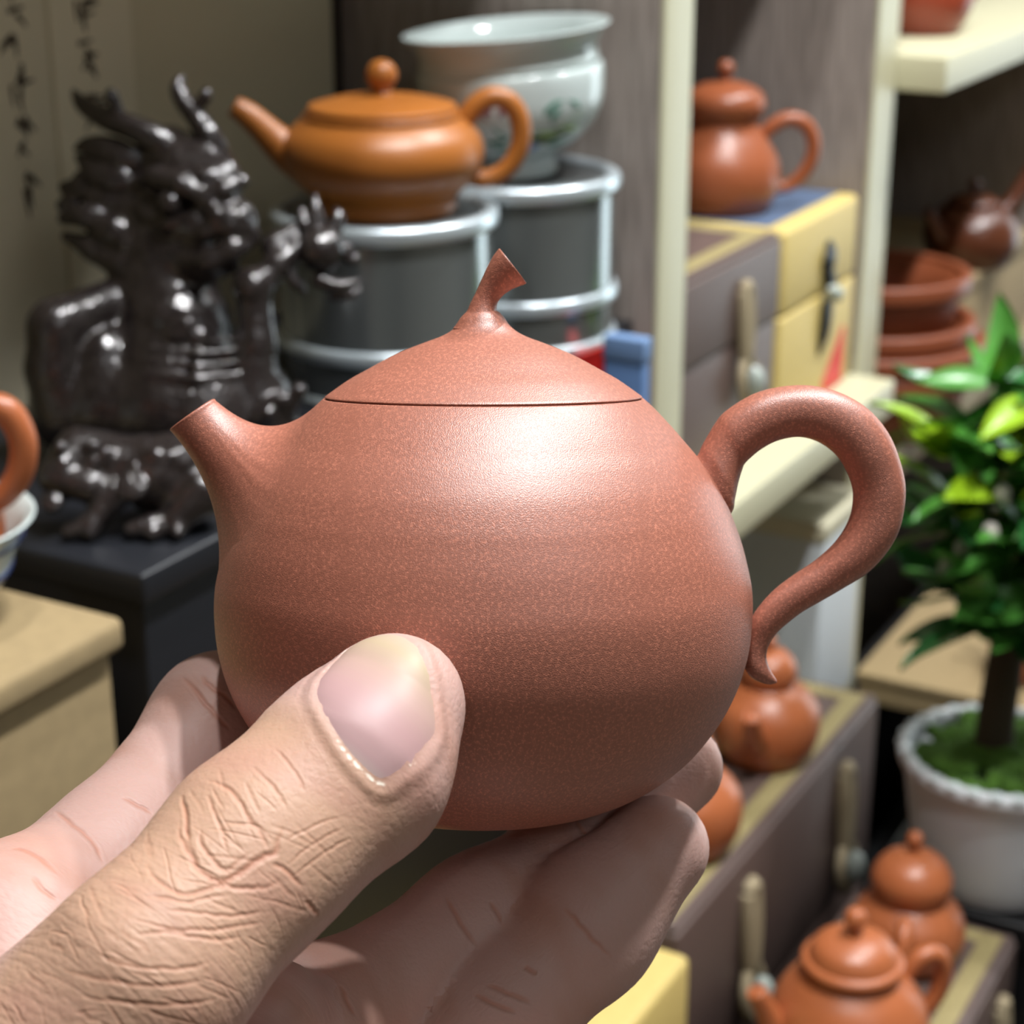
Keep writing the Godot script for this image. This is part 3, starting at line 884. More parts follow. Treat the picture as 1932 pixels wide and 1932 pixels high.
func added_fill_light() -> void:          # an added ceiling panel behind the photographer, softly filling the shadows from the front
	var o := rooted("added_fill_panel", "large flat rectangular fill panel added on the ceiling behind the photographer", "light", -0.45, CEIL, 1.35)
	put("frame", [slab(-0.62, 0.62, -0.012, 0.0, -0.32, -0.30), slab(-0.62, 0.62, -0.012, 0.0, 0.30, 0.32), slab(-0.62, -0.60, -0.012, 0.0, -0.30, 0.30), slab(0.60, 0.62, -0.012, 0.0, -0.30, 0.30)], paint(Color(0.85, 0.85, 0.85), 0.4), o)
	var glow := paint(Color(1, 1, 1))
	glow.emission_enabled = true
	glow.emission = Color(0.97, 0.985, 1.0)
	glow.emission_energy_multiplier = 0.8
	put("diffuser", slab(-0.60, 0.60, -0.008, -0.002, -0.30, 0.30), glow, o)
	var al := AreaLight3D.new()
	al.name = "fill_panel_light"
	al.area_size = Vector2(1.2, 0.6)
	al.light_color = Color(0.97, 0.985, 1.0)
	al.light_energy = 0.62
	al.area_range = 8.0
	al.shadow_enabled = true
	al.transform = Transform3D(turn * Basis(Vector3.RIGHT, -PI / 2), tyn(-0.45, CEIL - 0.02, 1.35))
	add_child(al)

func room() -> void:
	var wall := paint(Color(0.72, 0.70, 0.66), 0.9)
	grained(wall, Vector3.ONE, noise_tex(FastNoiseLite.TYPE_SIMPLEX, 0.02, 3, 256, [0.0, Color(0.92, 0.92, 0.92), 1.0, Color(1, 1, 1)], 3))
	var fl := paint(Color(0.52, 0.47, 0.41), 0.5)
	grained(fl, Vector3(0.8, 0.8, 0.8), noise_tex(FastNoiseLite.TYPE_SIMPLEX, 0.012, 4, 256, [0.0, Color(0.8, 0.8, 0.8), 1.0, Color(1, 1, 1)], 4))
	struct("floor", slab(-2.6, 3.2, -1.52, -1.42, -0.75, 2.6), fl)
	struct("ceiling", slab(-2.6, 3.2, CEIL, CEIL + 0.1, -0.75, 2.6), paint(Color(0.80, 0.79, 0.77), 0.9))
	struct("wall_back", slab(-2.6, 3.2, -1.42, CEIL, -0.75, -0.62), wall)
	struct("wall_front", slab(-2.6, 3.2, -1.42, CEIL, 2.5, 2.6), wall)
	struct("wall_left", slab(-2.6, -2.5, -1.42, CEIL, -0.62, 2.5), wall)
	struct("wall_right", [slab(3.1, 3.2, -1.42, CEIL, -0.62, 0.10), slab(3.1, 3.2, -1.42, CEIL, 1.15, 2.5), slab(3.1, 3.2, -1.42, -0.95, 0.10, 1.15), slab(3.1, 3.2, 0.85, CEIL, 0.10, 1.15)], wall)
	# the shop's window at the far end: pale daylight, mirrored along the right edges of pots and tins
	var w := struct("window_1", [slab(3.09, 3.14, -0.95, 0.85, 0.10, 0.15), slab(3.09, 3.14, -0.95, 0.85, 1.10, 1.15), slab(3.09, 3.14, 0.80, 0.85, 0.15, 1.10), slab(3.09, 3.14, -0.95, -0.90, 0.15, 1.10), slab(3.10, 3.13, -0.90, 0.80, 0.61, 0.64)], paint(Color(0.75, 0.75, 0.74), 0.4))
	var day := paint(Color(1, 1, 1))
	day.emission_enabled = true
	day.emission = Color(0.90, 0.97, 1.0)
	day.emission_energy_multiplier = 3.2
	put("window_pane", slab(3.145, 3.155, -0.90, 0.80, 0.15, 1.10), day, w)
	var al := AreaLight3D.new()
	al.name = "window_light"
	al.area_size = Vector2(0.95, 1.7)
	al.light_color = Color(0.90, 0.97, 1.0)
	al.light_energy = 0.3
	al.area_range = 8.0
	al.shadow_enabled = true
	al.transform = Transform3D(turn * Basis(Vector3.UP, PI / 2), tyn(3.085, -0.05, 0.625))
	add_child(al)

var cream: StandardMaterial3D
var clay_orange: StandardMaterial3D
var clay_ochre: StandardMaterial3D
var clay_brown: StandardMaterial3D
var card: StandardMaterial3D
var mats := {}

func shelves() -> void:
	cream = paint(Color(0.75, 0.73, 0.61), 0.42)
	var grain := paint(Color(0.63, 0.58, 0.545), 0.5)
	grained(grain, Vector3(26, 1.6, 26), noise_tex(FastNoiseLite.TYPE_SIMPLEX, 0.02, 8, 512, [0.0, Color(0.74, 0.74, 0.74), 0.45, Color(0.9, 0.9, 0.9), 1.0, Color(1, 1, 1)], 4))
	var dark := paint(Color(0.2, 0.155, 0.125), 0.45)
	grained(dark, Vector3(14, 1.2, 14), noise_tex(FastNoiseLite.TYPE_SIMPLEX, 0.02, 9, 256, [0.0, Color(0.7, 0.7, 0.7), 1.0, Color(1, 1, 1)], 3))
	var o := thing("display_shelf", "tall shop shelving with grey wood-grain dividers and cream front edges", "shelf unit", Vector3.ZERO, YAW)
	put("back_panel", slab(-0.6, 2.3, -1.40, 1.0, -0.56, -0.548), dark, o)
	for q in [[-0.6, -0.569], [0.812, 0.843], [1.115, 1.153], [1.60, 1.631], [2.27, 2.30]]:
		var p := put("divider", slab(q[0], q[1], -1.40, 1.0, -0.548, -0.3725), grain, o)
		put("edge_band", slab(q[0] - 0.0004, q[1] + 0.0004, -1.40, 1.0, -0.3725, -0.37, 0.0008), cream, p)
	for q in [[-0.569, 0.812, 0.150, 0.172, -0.352], [0.843, 1.115, 0.090, 0.112, -0.352], [0.843, 1.115, -0.363, -0.341, -0.345], [1.153, 1.60, -0.170, -0.148, -0.339], [1.153, 1.60, 0.105, 0.127, -0.352], [0.843, 1.115, -0.572, -0.55, -0.3695], [1.631, 2.27, -0.363, -0.341, -0.345], [1.631, 2.27, 0.105, 0.127, -0.352]]:
		put("shelf_board", slab(q[0], q[1], q[2], q[3], -0.548, q[4], 0.0015), cream, o)
	put("shelf_board", slab(1.153, 1.60, -0.434, -0.412, -0.548, -0.362, 0.0015), paint(Color(0.52, 0.47, 0.35), 0.6), o).set_meta("label", "dull tan shelf board under the stacked bowls")
	put("shelf_board", slab(-0.569, 0.812, -0.372, -0.349, -0.548, -0.345, 0.0015), dark, o).set_meta("label", "dark shelf board carrying the black stand")
	var kick := paint(Color(0.045, 0.04, 0.036), 0.6)
	put("base_panel", slab(-0.569, 0.812, -1.40, -0.373, -0.40, -0.386), kick, o)
	put("base_panel", slab(0.843, 1.115, -1.40, -0.573, -0.40, -0.386), kick, o)
	put("base_panel", slab(1.153, 1.60, -1.40, -0.60, -0.40, -0.386), kick, o)
	var black := paint(Color(0.085, 0.085, 0.09), 0.42)
	var c := thing("display_counter", "black counter in front of the shelving under the boxes", "counter", Vector3.ZERO, YAW)
	put("top", slab(0.42, 2.1, -0.745, -0.72, -0.366, 0.10, 0.003), black, c)
	put("base", slab(0.46, 2.06, -1.42, -0.746, -0.36, 0.06, 0.003), black, c)

func pot_clay(c: Color, rough: float, seed_no: int, speck := 0.1) -> StandardMaterial3D:
	var m := paint(c, rough)
	return grained(m, Vector3.ONE * 22.0, noise_tex(FastNoiseLite.TYPE_SIMPLEX, 0.09, seed_no, 512, [0.0, Color(1 - speck, 1 - speck, 1 - speck), 1.0, Color(1, 1, 1)], 2), noise_tex(FastNoiseLite.TYPE_SIMPLEX, 0.16, seed_no + 1, 512), 0.004)
func goods_left() -> void:
	clay_brown = paint(Color(0.835, 0.515, 0.415), 0.44, 0.0, 0.66)
	grained(clay_brown, Vector3.ONE * 24.0, noise_tex(FastNoiseLite.TYPE_SIMPLEX, 0.05, 21, 1024, [0.0, Color(0.70, 0.70, 0.70), 0.5, Color(0.745, 0.745, 0.745), 0.69, Color(0.775, 0.77, 0.765), 0.75, Color(0.93, 0.95, 0.95), 1.0, Color(1.0, 1.0, 1.0)], 3), noise_tex(FastNoiseLite.TYPE_SIMPLEX, 0.16, 22, 1024), 0.0035)
	clay_orange = pot_clay(Color(0.70, 0.395, 0.235), 0.34, 31)
	clay_ochre = pot_clay(Color(0.665, 0.395, 0.155), 0.38, 33)
	card = paint(Color(0.60, 0.515, 0.37), 0.85)
	grained(card, Vector3(9, 9, 9), noise_tex(FastNoiseLite.TYPE_SIMPLEX, 0.05, 35, 256, [0.0, Color(0.93, 0.93, 0.93), 1.0, Color(1, 1, 1)], 3))
	var bronze := paint(Color(0.235, 0.21, 0.205), 0.23, 0.3, 0.85)
	grained(bronze, Vector3.ONE * 18.0, noise_tex(FastNoiseLite.TYPE_SIMPLEX, 0.03, 37, 256, [0.0, Color(0.6, 0.55, 0.55), 1.0, Color(1, 1, 1)], 3), noise_tex(FastNoiseLite.TYPE_SIMPLEX, 0.06, 38, 256, [], 2), 0.03)
	var black := paint(Color(0.10, 0.105, 0.125), 0.4)
	var china := paint(Color(0.77, 0.81, 0.80), 0.12)

	# the black stand
	var st := rooted("display_stand", "low black wooden stand carrying the bronze figures and the tins", "stand", 0.626, -0.349, -0.462)
	put("top_board", rbox(Vector3(0.368, 0.011, 0.160), 0.0015, Vector3(0, 0.1065, 0)), black, st)
	put("body", rbox(Vector3(0.360, 0.08, 0.152), 0.001, Vector3(0, 0.061, 0)), black, st)
	put("plinth", rbox(Vector3(0.366, 0.020, 0.158), 0.0015, Vector3(0, 0.0102, 0)), black, st)
	dragon(bronze, D_AT)
	toad(bronze, T_AT)

	# tins, the ochre teapot and the nested bowls on them
	mats.steel = paint(Color(0.52, 0.54, 0.54), 0.16, 0.7)
	mats.rim = paint(Color(0.80, 0.84, 0.86), 0.3, 0.6)
	mats.plate = paint(Color(0.30, 0.31, 0.31), 0.3, 0.5)
	tea_tin("round steel tea tin under the ochre teapot, beside the dragon", tyn(0.666, -0.237, -0.430), mats)
	tea_tin("round steel tea tin under the nested porcelain bowls", tyn(0.764, -0.237, -0.421), mats)
	teapot("flat ochre clay teapot with a ball knob standing on the front tin", tyn(0.666, -0.1622, -0.430), 0.06, {
		body = [[0, 0.4], [26.5, 0], [29.4, 0.6], [30.4, 2.2], [29.8, 4.4], [31.6, 8], [37.4, 13.5], [41.2, 20.5], [41.7, 26.5], [39.6, 32], [34.6, 37], [31.2, 39], [30.4, 40.2], [0, 40.2]],
		lid = [[0, 40.0], [29.6, 40.0], [30.6, 40.8], [30.6, 42.6], [29.2, 43.6], [20, 45.8], [10, 47.2], [0, 47.6]],
		knob = [[0, 47], [4.6, 47.4], [3.9, 49.2], [4.2, 50.4], [6.2, 53.4], [6.4, 56.2], [5.0, 59.4], [2.2, 61.2], [0, 61.6]],
		spout = [[-30, 20, 0, 10.5], [-37, 23.5, 0, 9], [-43, 28.0, 0, 7.2], [-49, 34, 0, 6], [-55, 39.6, 0, 5.2], [-60, 43, 0, 4.4]],
		handle = [[33, 35.5, 0, 4.4], [38, 42, 0, 4.5], [45, 46, 0, 4.4], [52, 44, 0, 4.3], [56.5, 37, 0, 4.2], [57, 28, 0, 4.1], [54, 20, 0, 4.0], [48.5, 14.5, 0, 3.9], [41, 12.4, 0, 3.8], [35, 14, 0, 3.6]]}, clay_ochre)
	var cup := thing("porcelain_cup", "white porcelain cup painted with flowers and rocks on the rear tin", "cup", tyn(0.764, -0.1622, -0.421))
	cup.rotation.z = 0.07
	cup.scale = Vector3(0.95, 0.86, 0.95)
	put("bowl", lathe(prof([[0, 3.0], [16, 2.6], [16.8, 0.2], [19.0, 0.2], [19.6, 2.0], [19.2, 7.0], [21, 11], [30, 17], [38.5, 26], [43, 36], [44.4, 46], [44.6, 54], [43.6, 56.4], [42.2, 56.0], [42, 50], [40, 36], [28, 19], [0, 13]], 4), 96), china, cup)
	cup_painting(cup)
	var inner := thing("porcelain_bowl", "plain white flared porcelain bowl nested upside in the painted cup", "bowl", tyn(0.764, -0.1622, -0.421))
	inner.set_meta("label", "plain white porcelain bowl with a wide flared lip, nested in the painted cup")
	inner.rotation.z = 0.085
	inner.position += Vector3(-0.0034, 0.0454, 0)
	inner.scale = Vector3(0.95, 0.86, 0.95)
	put("bowl", lathe(prof([[0, -20], [20, -18], [34, -8], [40, 0.5], [42.6, 4.4], [43.2, 6], [42.6, 8.5], [43.2, 13], [45.6, 18], [48.8, 21.6], [49.2, 22.6], [48.4, 22.9], [44.5, 19], [41.6, 13], [40, 5], [33, -5], [18, -14], [0, -16]], 4), 96), china, inner)
	# small boxes by the first upright
	var bb := rooted("card_box", "slim blue card box standing before the grey divider, right of the red one", "box", 0.746, -0.349, -0.3545)
	put("body", rbox(Vector3(0.007, 0.112, 0.0195), 0.0008, Vector3(0, 0.056, 0)), paint(Color(0.36, 0.48, 0.66), 0.6), bb)
	put("lid", rbox(Vector3(0.0084, 0.0108, 0.0205), 0.0008, Vector3(0, 0.1176, 0)), paint(Color(0.42, 0.53, 0.69), 0.6), bb)
	var rb := rooted("card_box", "slim bright red card box with a slanting top, left of the blue one", "box", 0.746, -0.349, -0.3730)
	put("body", slice([Vector2(-0.0085, 0.0002), Vector2(0.0080, 0.0002), Vector2(0.0080, 0.1165), Vector2(-0.0085, 0.1085)], 0.0068).moved(Transform3D(Basis(Vector3.UP, -PI / 2), Vector3.ZERO)), paint(Color(0.84, 0.13, 0.11), 0.55), rb)
	put("flap", rbox(Vector3(0.0076, 0.0016, 0.0170), 0.0005).moved(Transform3D(Basis(Vector3.RIGHT, -0.452), Vector3(0, 0.1128, -0.0002))), paint(Color(0.88, 0.20, 0.17), 0.55), rb)

	# cardboard box with the bowl and its teapot
	var cb := rooted("cardboard_box", "plain tan cardboard box at the left with a bowl on top", "box", 0.27, -0.349, -0.455)
	put("body", rbox(Vector3(0.296, 0.096, 0.156), 0.001, Vector3(0, 0.048, 0)), card, cb)
	put("lid", rbox(Vector3(0.304, 0.0112, 0.164), 0.003, Vector3(0, 0.1017, 0)), card, cb)
	var bw := thing("porcelain_bowl", "white porcelain bowl with blue bands standing on the cardboard box", "bowl", tyn(0.386, -0.2415, -0.424))
	put("bowl", lathe(prof([[0, 1], [14, 0.8], [14.6, 0], [16.4, 0], [16.8, 4], [19, 7], [27, 14.5], [31, 24], [34.5, 31.5], [37.4, 34.6], [37.6, 35.4], [36.6, 35.5], [33, 32], [29, 24], [22, 13], [0, 8]], 4), 64), china, bw)
	var cobalt := paint(Color(0.16, 0.22, 0.42), 0.2)
	for q in [[29.0, 18.4, 1.3], [17.6, 5.2, 0.8], [33.2, 28.6, 0.5]]:
		put("blue_band", lathe(prof([[q[0] - 0.8, q[1] - q[2] * 1.4], [q[0] + 0.3, q[1] - q[2]], [q[0] + 0.9, q[1] + q[2]], [q[0] - 0.2, q[1] + q[2] * 1.3]], 1), 64), cobalt, bw)
	teapot("orange clay teapot cut by the left edge, sitting in the white bowl", tyn(0.386, -0.2335, -0.424), 0.0, {
		body = [[0, 0.4], [17, 0], [19.4, 1], [25, 9], [28, 19], [27.6, 30], [24, 42], [19, 52], [16, 57], [15.6, 58.6], [0, 58.6]],
		lid = [[0, 58.4], [15.4, 58.4], [16.6, 59.4], [16.2, 61], [12, 64], [5, 66], [0, 66.4]],
		knob = [[0, 66], [2.4, 66.4], [2.2, 68], [4.2, 70.5], [4.2, 73], [2.2, 75.2], [0, 75.6]],
		spout = [[-20, 24, 0, 8], [-30, 30, 0, 6.4], [-38, 42, 0, 5], [-45, 54, 0, 4.2]],
		handle = [[20, 56, 0, 4.4], [27, 62.5, 0, 4.5], [33.5, 61, 0, 4.4], [37, 52.5, 0, 4.3], [35.6, 43, 0, 4.2], [31, 36, 0, 4.0], [25, 32, 0, 3.8]]}, clay_orange)
	var wp := thing("porcelain_bottle", "glossy white porcelain gourd bottle cut off by the left edge", "bottle", tyn(0.36, -0.237, -0.50))
	put("body", lathe(prof([[0, 0], [12, 0], [16, 4], [17, 40], [12, 52], [6, 57], [9.5, 62], [10, 68], [6, 74], [4.5, 76], [7.5, 80], [7.5, 86], [3, 91], [0, 91.5]], 4), 40), china, wp)

	# calligraphy sheet behind
	var paper := paint(Color(0.80, 0.76, 0.64), 0.9)
	var paper2 := paint(Color(0.86, 0.82, 0.71), 0.9)
	var ink := paint(Color(0.27, 0.23, 0.19), 0.9)
	var sc := rooted("calligraphy_panel", "tan calligraphy panel with two columns of brushed characters behind the dragon", "wall panel", 0.50, -0.349, -0.546)
	put("board", rbox(Vector3(0.60, 0.45, 0.003), 0.0008, Vector3(0, 0.227, 0)), paper, sc)
	rng.seed = 77
	for s in [[0.570, 0.050, 5, 0.066], [0.6225, 0.050, 8, 0.082]]:
		put("paper_strip", rbox(Vector3(s[1], 0.44, 0.0012), 0.0004, Vector3(s[0] - 0.50, 0.227, 0.0021)), paper2, sc)
		for k in s[2]:
			var y: float = 0.349 - s[3] - 0.0205 * k + (0.062 if s[2] == 8 else 0.0)
			put("character", glyph(), ink, sc, Vector3(s[0] - 0.50 + rng.randf_range(-0.001, 0.001) - (0.004 if s[2] == 8 else -0.008), y, 0.0029))

func glyph() -> Array:      # a brushed character: a few strokes, each a thin flat ribbon of ink
	var out := []
	for k in 6:
		var a := Vector2(rng.randf_range(-6.5, 1.5), rng.randf_range(-4.5, 7.5))
		var b := a + ([Vector2(8.5, 0.8), Vector2(0.5, -8.5), Vector2(-4.5, -5.5), Vector2(5, -5)][rng.randi() % 4] as Vector2)
		var mid := (a + b) / 2 + Vector2(rng.randf_range(-0.6, 0.6), rng.randf_range(-0.2, 0.8))
		out.append(round_tube([[a.x, a.y, 0, 1.2], [mid.x, mid.y, 0, 0.85], [b.x, b.y, 0, 0.5]], 3, 0.001, 6, Vector3.BACK, 0.25))
	return out

func cup_painting(cup: Node3D) -> void:     # enamel painting lying on the cup's wall
	var wall := func(u: float, y: float) -> Vector3:     # u: degrees to the right of the front, y: mm
		var rows := [[19.2, 7.0], [21.0, 11.0], [30.0, 17.0], [38.5, 26.0], [43.0, 36.0], [44.4, 46.0], [44.6, 54.0]]
		var r := 20.0
		for k in rows.size() - 1:
			if y >= rows[k][1]:
				r = lerpf(rows[k][0], rows[k + 1][0], clampf((y - rows[k][1]) / (rows[k + 1][1] - rows[k][1]), 0, 1))
		return Vector3(sin(deg_to_rad(u)) * r, y, cos(deg_to_rad(u)) * r)
	var stroke := func(pts: Array, w: float, h: float) -> Geo:
		var rows := []
		for k in pts.size():
			var p: Vector3 = wall.call(pts[k][0], pts[k][1])
			var taper := sin(PI * (0.12 + 0.8 * k / (pts.size() - 1.0)))
			rows.append([p.x, p.y, p.z, maxf(w * taper, 0.25)])
		return round_tube(rows, 4, 0.001, 8, (wall.call(pts[1][0], pts[1][1]) * Vector3(1, 0.2, 1)).normalized(), h)
	var green := paint(Color(0.20, 0.42, 0.33), 0.25)
	var teal := paint(Color(0.33, 0.52, 0.46), 0.25)
	var moss := paint(Color(0.36, 0.42, 0.28), 0.3)
	var rose := paint(Color(0.55, 0.34, 0.40), 0.25)
	var blue := paint(Color(0.48, 0.56, 0.76), 0.25)
	for p in [[[[-24, 46], [-18, 41], [-12, 35]]], [[[-2, 46], [-7, 41], [-11, 35]]], [[[-14, 44], [-13, 40], [-12, 34]]], [[[-48, 42], [-45, 38], [-42, 33]]]]:
		put("painted_petal", stroke.call(p[0], 2.8, 0.12), rose, cup)
	for p in [[[16, 28], [20, 38], [28, 43], [36, 42]], [[36, 43], [45, 40], [52, 33]], [[22, 28], [26, 36], [32, 40]], [[-12, 34], [-8, 30], [-2, 27]]]:
		put("painted_leaf", stroke.call(p, 2.2, 0.12), teal, cup)
	for p in [[[2, 32], [8, 29], [14, 27]], [[0, 29], [8, 27], [16, 26]], [[-20, 24], [-12, 25], [-2, 27]]]:
		put("painted_leaf", stroke.call(p, 2.8, 0.12), green, cup)
	for p in [[[14, 29], [24, 28], [36, 29]], [[30, 30], [42, 29], [54, 27]], [[10, 25], [22, 25], [40, 26]]]:
		put("painted_rock", stroke.call(p, 4.0, 0.1), moss, cup)
	for p in [[[8, 21], [18, 22], [28, 22]], [[6, 19], [14, 19.5], [20, 19]]]:
		put("painted_stream", stroke.call(p, 2.2, 0.12), blue, cup)
	for p in [[[26, 20], [34, 21], [46, 22]], [[-16, 20], [-8, 21], [2, 21]]]:
		put("painted_stream", stroke.call(p, 2.4, 0.12), teal, cup)

func goods_middle() -> void:
	mats.leather = grained(paint(Color(0.40, 0.325, 0.30), 0.5), Vector3.ONE * 30.0, noise_tex(FastNoiseLite.TYPE_SIMPLEX, 0.05, 41, 256, [0.0, Color(0.85, 0.85, 0.85), 1.0, Color(1, 1, 1)], 2), noise_tex(FastNoiseLite.TYPE_CELLULAR, 0.07, 42, 256), 0.01)
	mats.weave = grained(paint(Color(0.72, 0.66, 0.46), 0.7), Vector3.ONE * 40.0, noise_tex(FastNoiseLite.TYPE_CELLULAR, 0.08, 43, 256, [0.0, Color(0.7, 0.68, 0.64), 1.0, Color(1, 1, 1)]), noise_tex(FastNoiseLite.TYPE_CELLULAR, 0.08, 43, 256), 0.05)
	mats.cloth = grained(paint(Color(0.60, 0.54, 0.43), 0.75), Vector3.ONE * 60.0, null, noise_tex(FastNoiseLite.TYPE_CELLULAR, 0.09, 44, 256), 0.03)
	mats.bone = paint(Color(0.66, 0.69, 0.66), 0.14)
	mats.yellow = grained(paint(Color(0.82, 0.72, 0.44), 0.55), Vector3.ONE * 14.0, noise_tex(FastNoiseLite.TYPE_SIMPLEX, 0.04, 45, 256, [0.0, Color(0.94, 0.94, 0.92), 1.0, Color(1, 1, 1)], 3))
	mats.blue = paint(Color(0.30, 0.36, 0.46), 0.65)
	mats.ribbon = paint(Color(0.12, 0.14, 0.16), 0.4)
	mats.red = paint(Color(0.82, 0.17, 0.09), 0.5)
	var clay_c := pot_clay(Color(0.62, 0.34, 0.21), 0.33, 51)
	leather_box("brown leather gift box on the shelf, left of the tall yellow box", 0.846, 0.983, -0.341, -0.226, -0.54, -0.374, 0.048, [[0.928, 0.040, 1.4]], mats)
	yellow_box("tall yellow gift box with a blue top, dark ribbon knot and red label", 0.985, 1.108, -0.341, -0.226, -0.54, -0.373, 0.05, true, mats)
	teapot("orange gourd-shaped teapot with a double-bulge body on the yellow box", tyn(1.02, -0.2252, -0.427), 0.0, {
		body = [[0, 0.4], [23, 0], [26.5, 1.2], [31.4, 9], [33.6, 19], [32.2, 29], [27, 38.5], [21.5, 46], [19.4, 50.5], [19.4, 53.4], [0, 53.4]],
		lid = [[0, 53.2], [19, 53.2], [21.2, 54.6], [23.2, 58.5], [23.3, 62.5], [20.5, 67.5], [13, 71.6], [5, 73.4], [0, 73.8]],
		knob = [[0, 73], [2.8, 73.6], [2.3, 76], [4.6, 79], [4.6, 82], [2.6, 84.6], [0, 85]],
		spout = [[-26, 22, 0, 9], [-36, 28, 0, 7], [-43, 39, 0, 5.4], [-50, 50, 0, 4.4]],
		handle = [[22, 42, 0, 4.0], [29, 48.5, 0, 4.4], [38, 52, 0, 4.4], [47, 48.5, 0, 4.3], [52, 39, 0, 4.2], [51, 28, 0, 4.1], [45.5, 19, 0, 4.0], [38, 13.5, 0, 3.8], [29, 12.5, 0, 3.6]]}, clay_c)
	# lower compartment
	var wb := rooted("paper_box", "white paper box with a printed line, in the compartment below the yellow box", "box", 1.076, -0.55, -0.452)
	var white := paint(Color(0.80, 0.82, 0.83), 0.6)
	put("body", rbox(Vector3(0.072, 0.122, 0.186), 0.001, Vector3(0, 0.061, 0)), white, wb)
	put("lid", rbox(Vector3(0.074, 0.012, 0.188), 0.001, Vector3(0, 0.1282, 0)), paint(Color(0.80, 0.77, 0.66), 0.6), wb)
	rng.seed = 91
	var marks := []
	for k in 9:
		marks.append(rbox(Vector3(0.0004, rng.randf_range(0.004, 0.008), rng.randf_range(0.003, 0.007)), 0.0001, Vector3(-0.0361, 0.094, 0.04 - 0.0125 * k)))
	put("printed_text", marks, paint(Color(0.14, 0.12, 0.11), 0.7), wb)
	leather_box("long brown leather gift box under two orange teapots, below the held teapot", 0.697, 0.980, -0.72, -0.49, -0.367, -0.299, 0.105, [[0.782, 0.046, 1.65], [0.922, 0.046, 1.65]], mats)
	var small := {
		body = [[0, 0.4], [18.5, 0], [21.1, 1.0], [27.1, 10.1], [29.3, 21.3], [27.3, 31.9], [20.2, 40.3], [14.1, 44.1], [12.8, 46.1], [0, 46.1]],
		lid = [[0, 45.9], [13.0, 45.9], [14.8, 47.9], [15.2, 52.1], [13.4, 57.7], [8.3, 62.0], [2.8, 63.8], [0, 64.1]],
		knob = [[0, 63.4], [2.2, 63.8], [2.0, 65.4], [3.4, 67.4], [3.4, 69.4], [1.8, 71.2], [0, 71.7]],
		spout = [[-21.3, 20.2, 0, 8.4], [-30.2, 24.6, 0, 6.7], [-38.1, 34.7, 0, 5.2], [-44.8, 44.8, 0, 4.3]],
		handle = [[17.9, 41.4, 0, 3.8], [29.1, 47.0, 0, 4.0], [39.2, 41.4, 0, 3.9], [41.4, 30.2, 0, 3.8], [35.8, 17.9, 0, 3.7], [26.9, 12.3, 0, 3.6]]}
	teapot("round orange teapot half hidden behind the curled handle tip, on the leather box", tyn(0.877, -0.49, -0.329), 1.25, small, clay_orange)
	teapot("orange teapot mostly hidden behind the fingertips, nearer end of the leather box", tyn(0.768, -0.49, -0.329), 1.25, small, clay_orange)
	yellow_box("plain yellow gift box showing below the ring finger at the bottom edge", 0.50, 0.676, -0.72, -0.485, -0.364, -0.283, 0.07, false, mats)

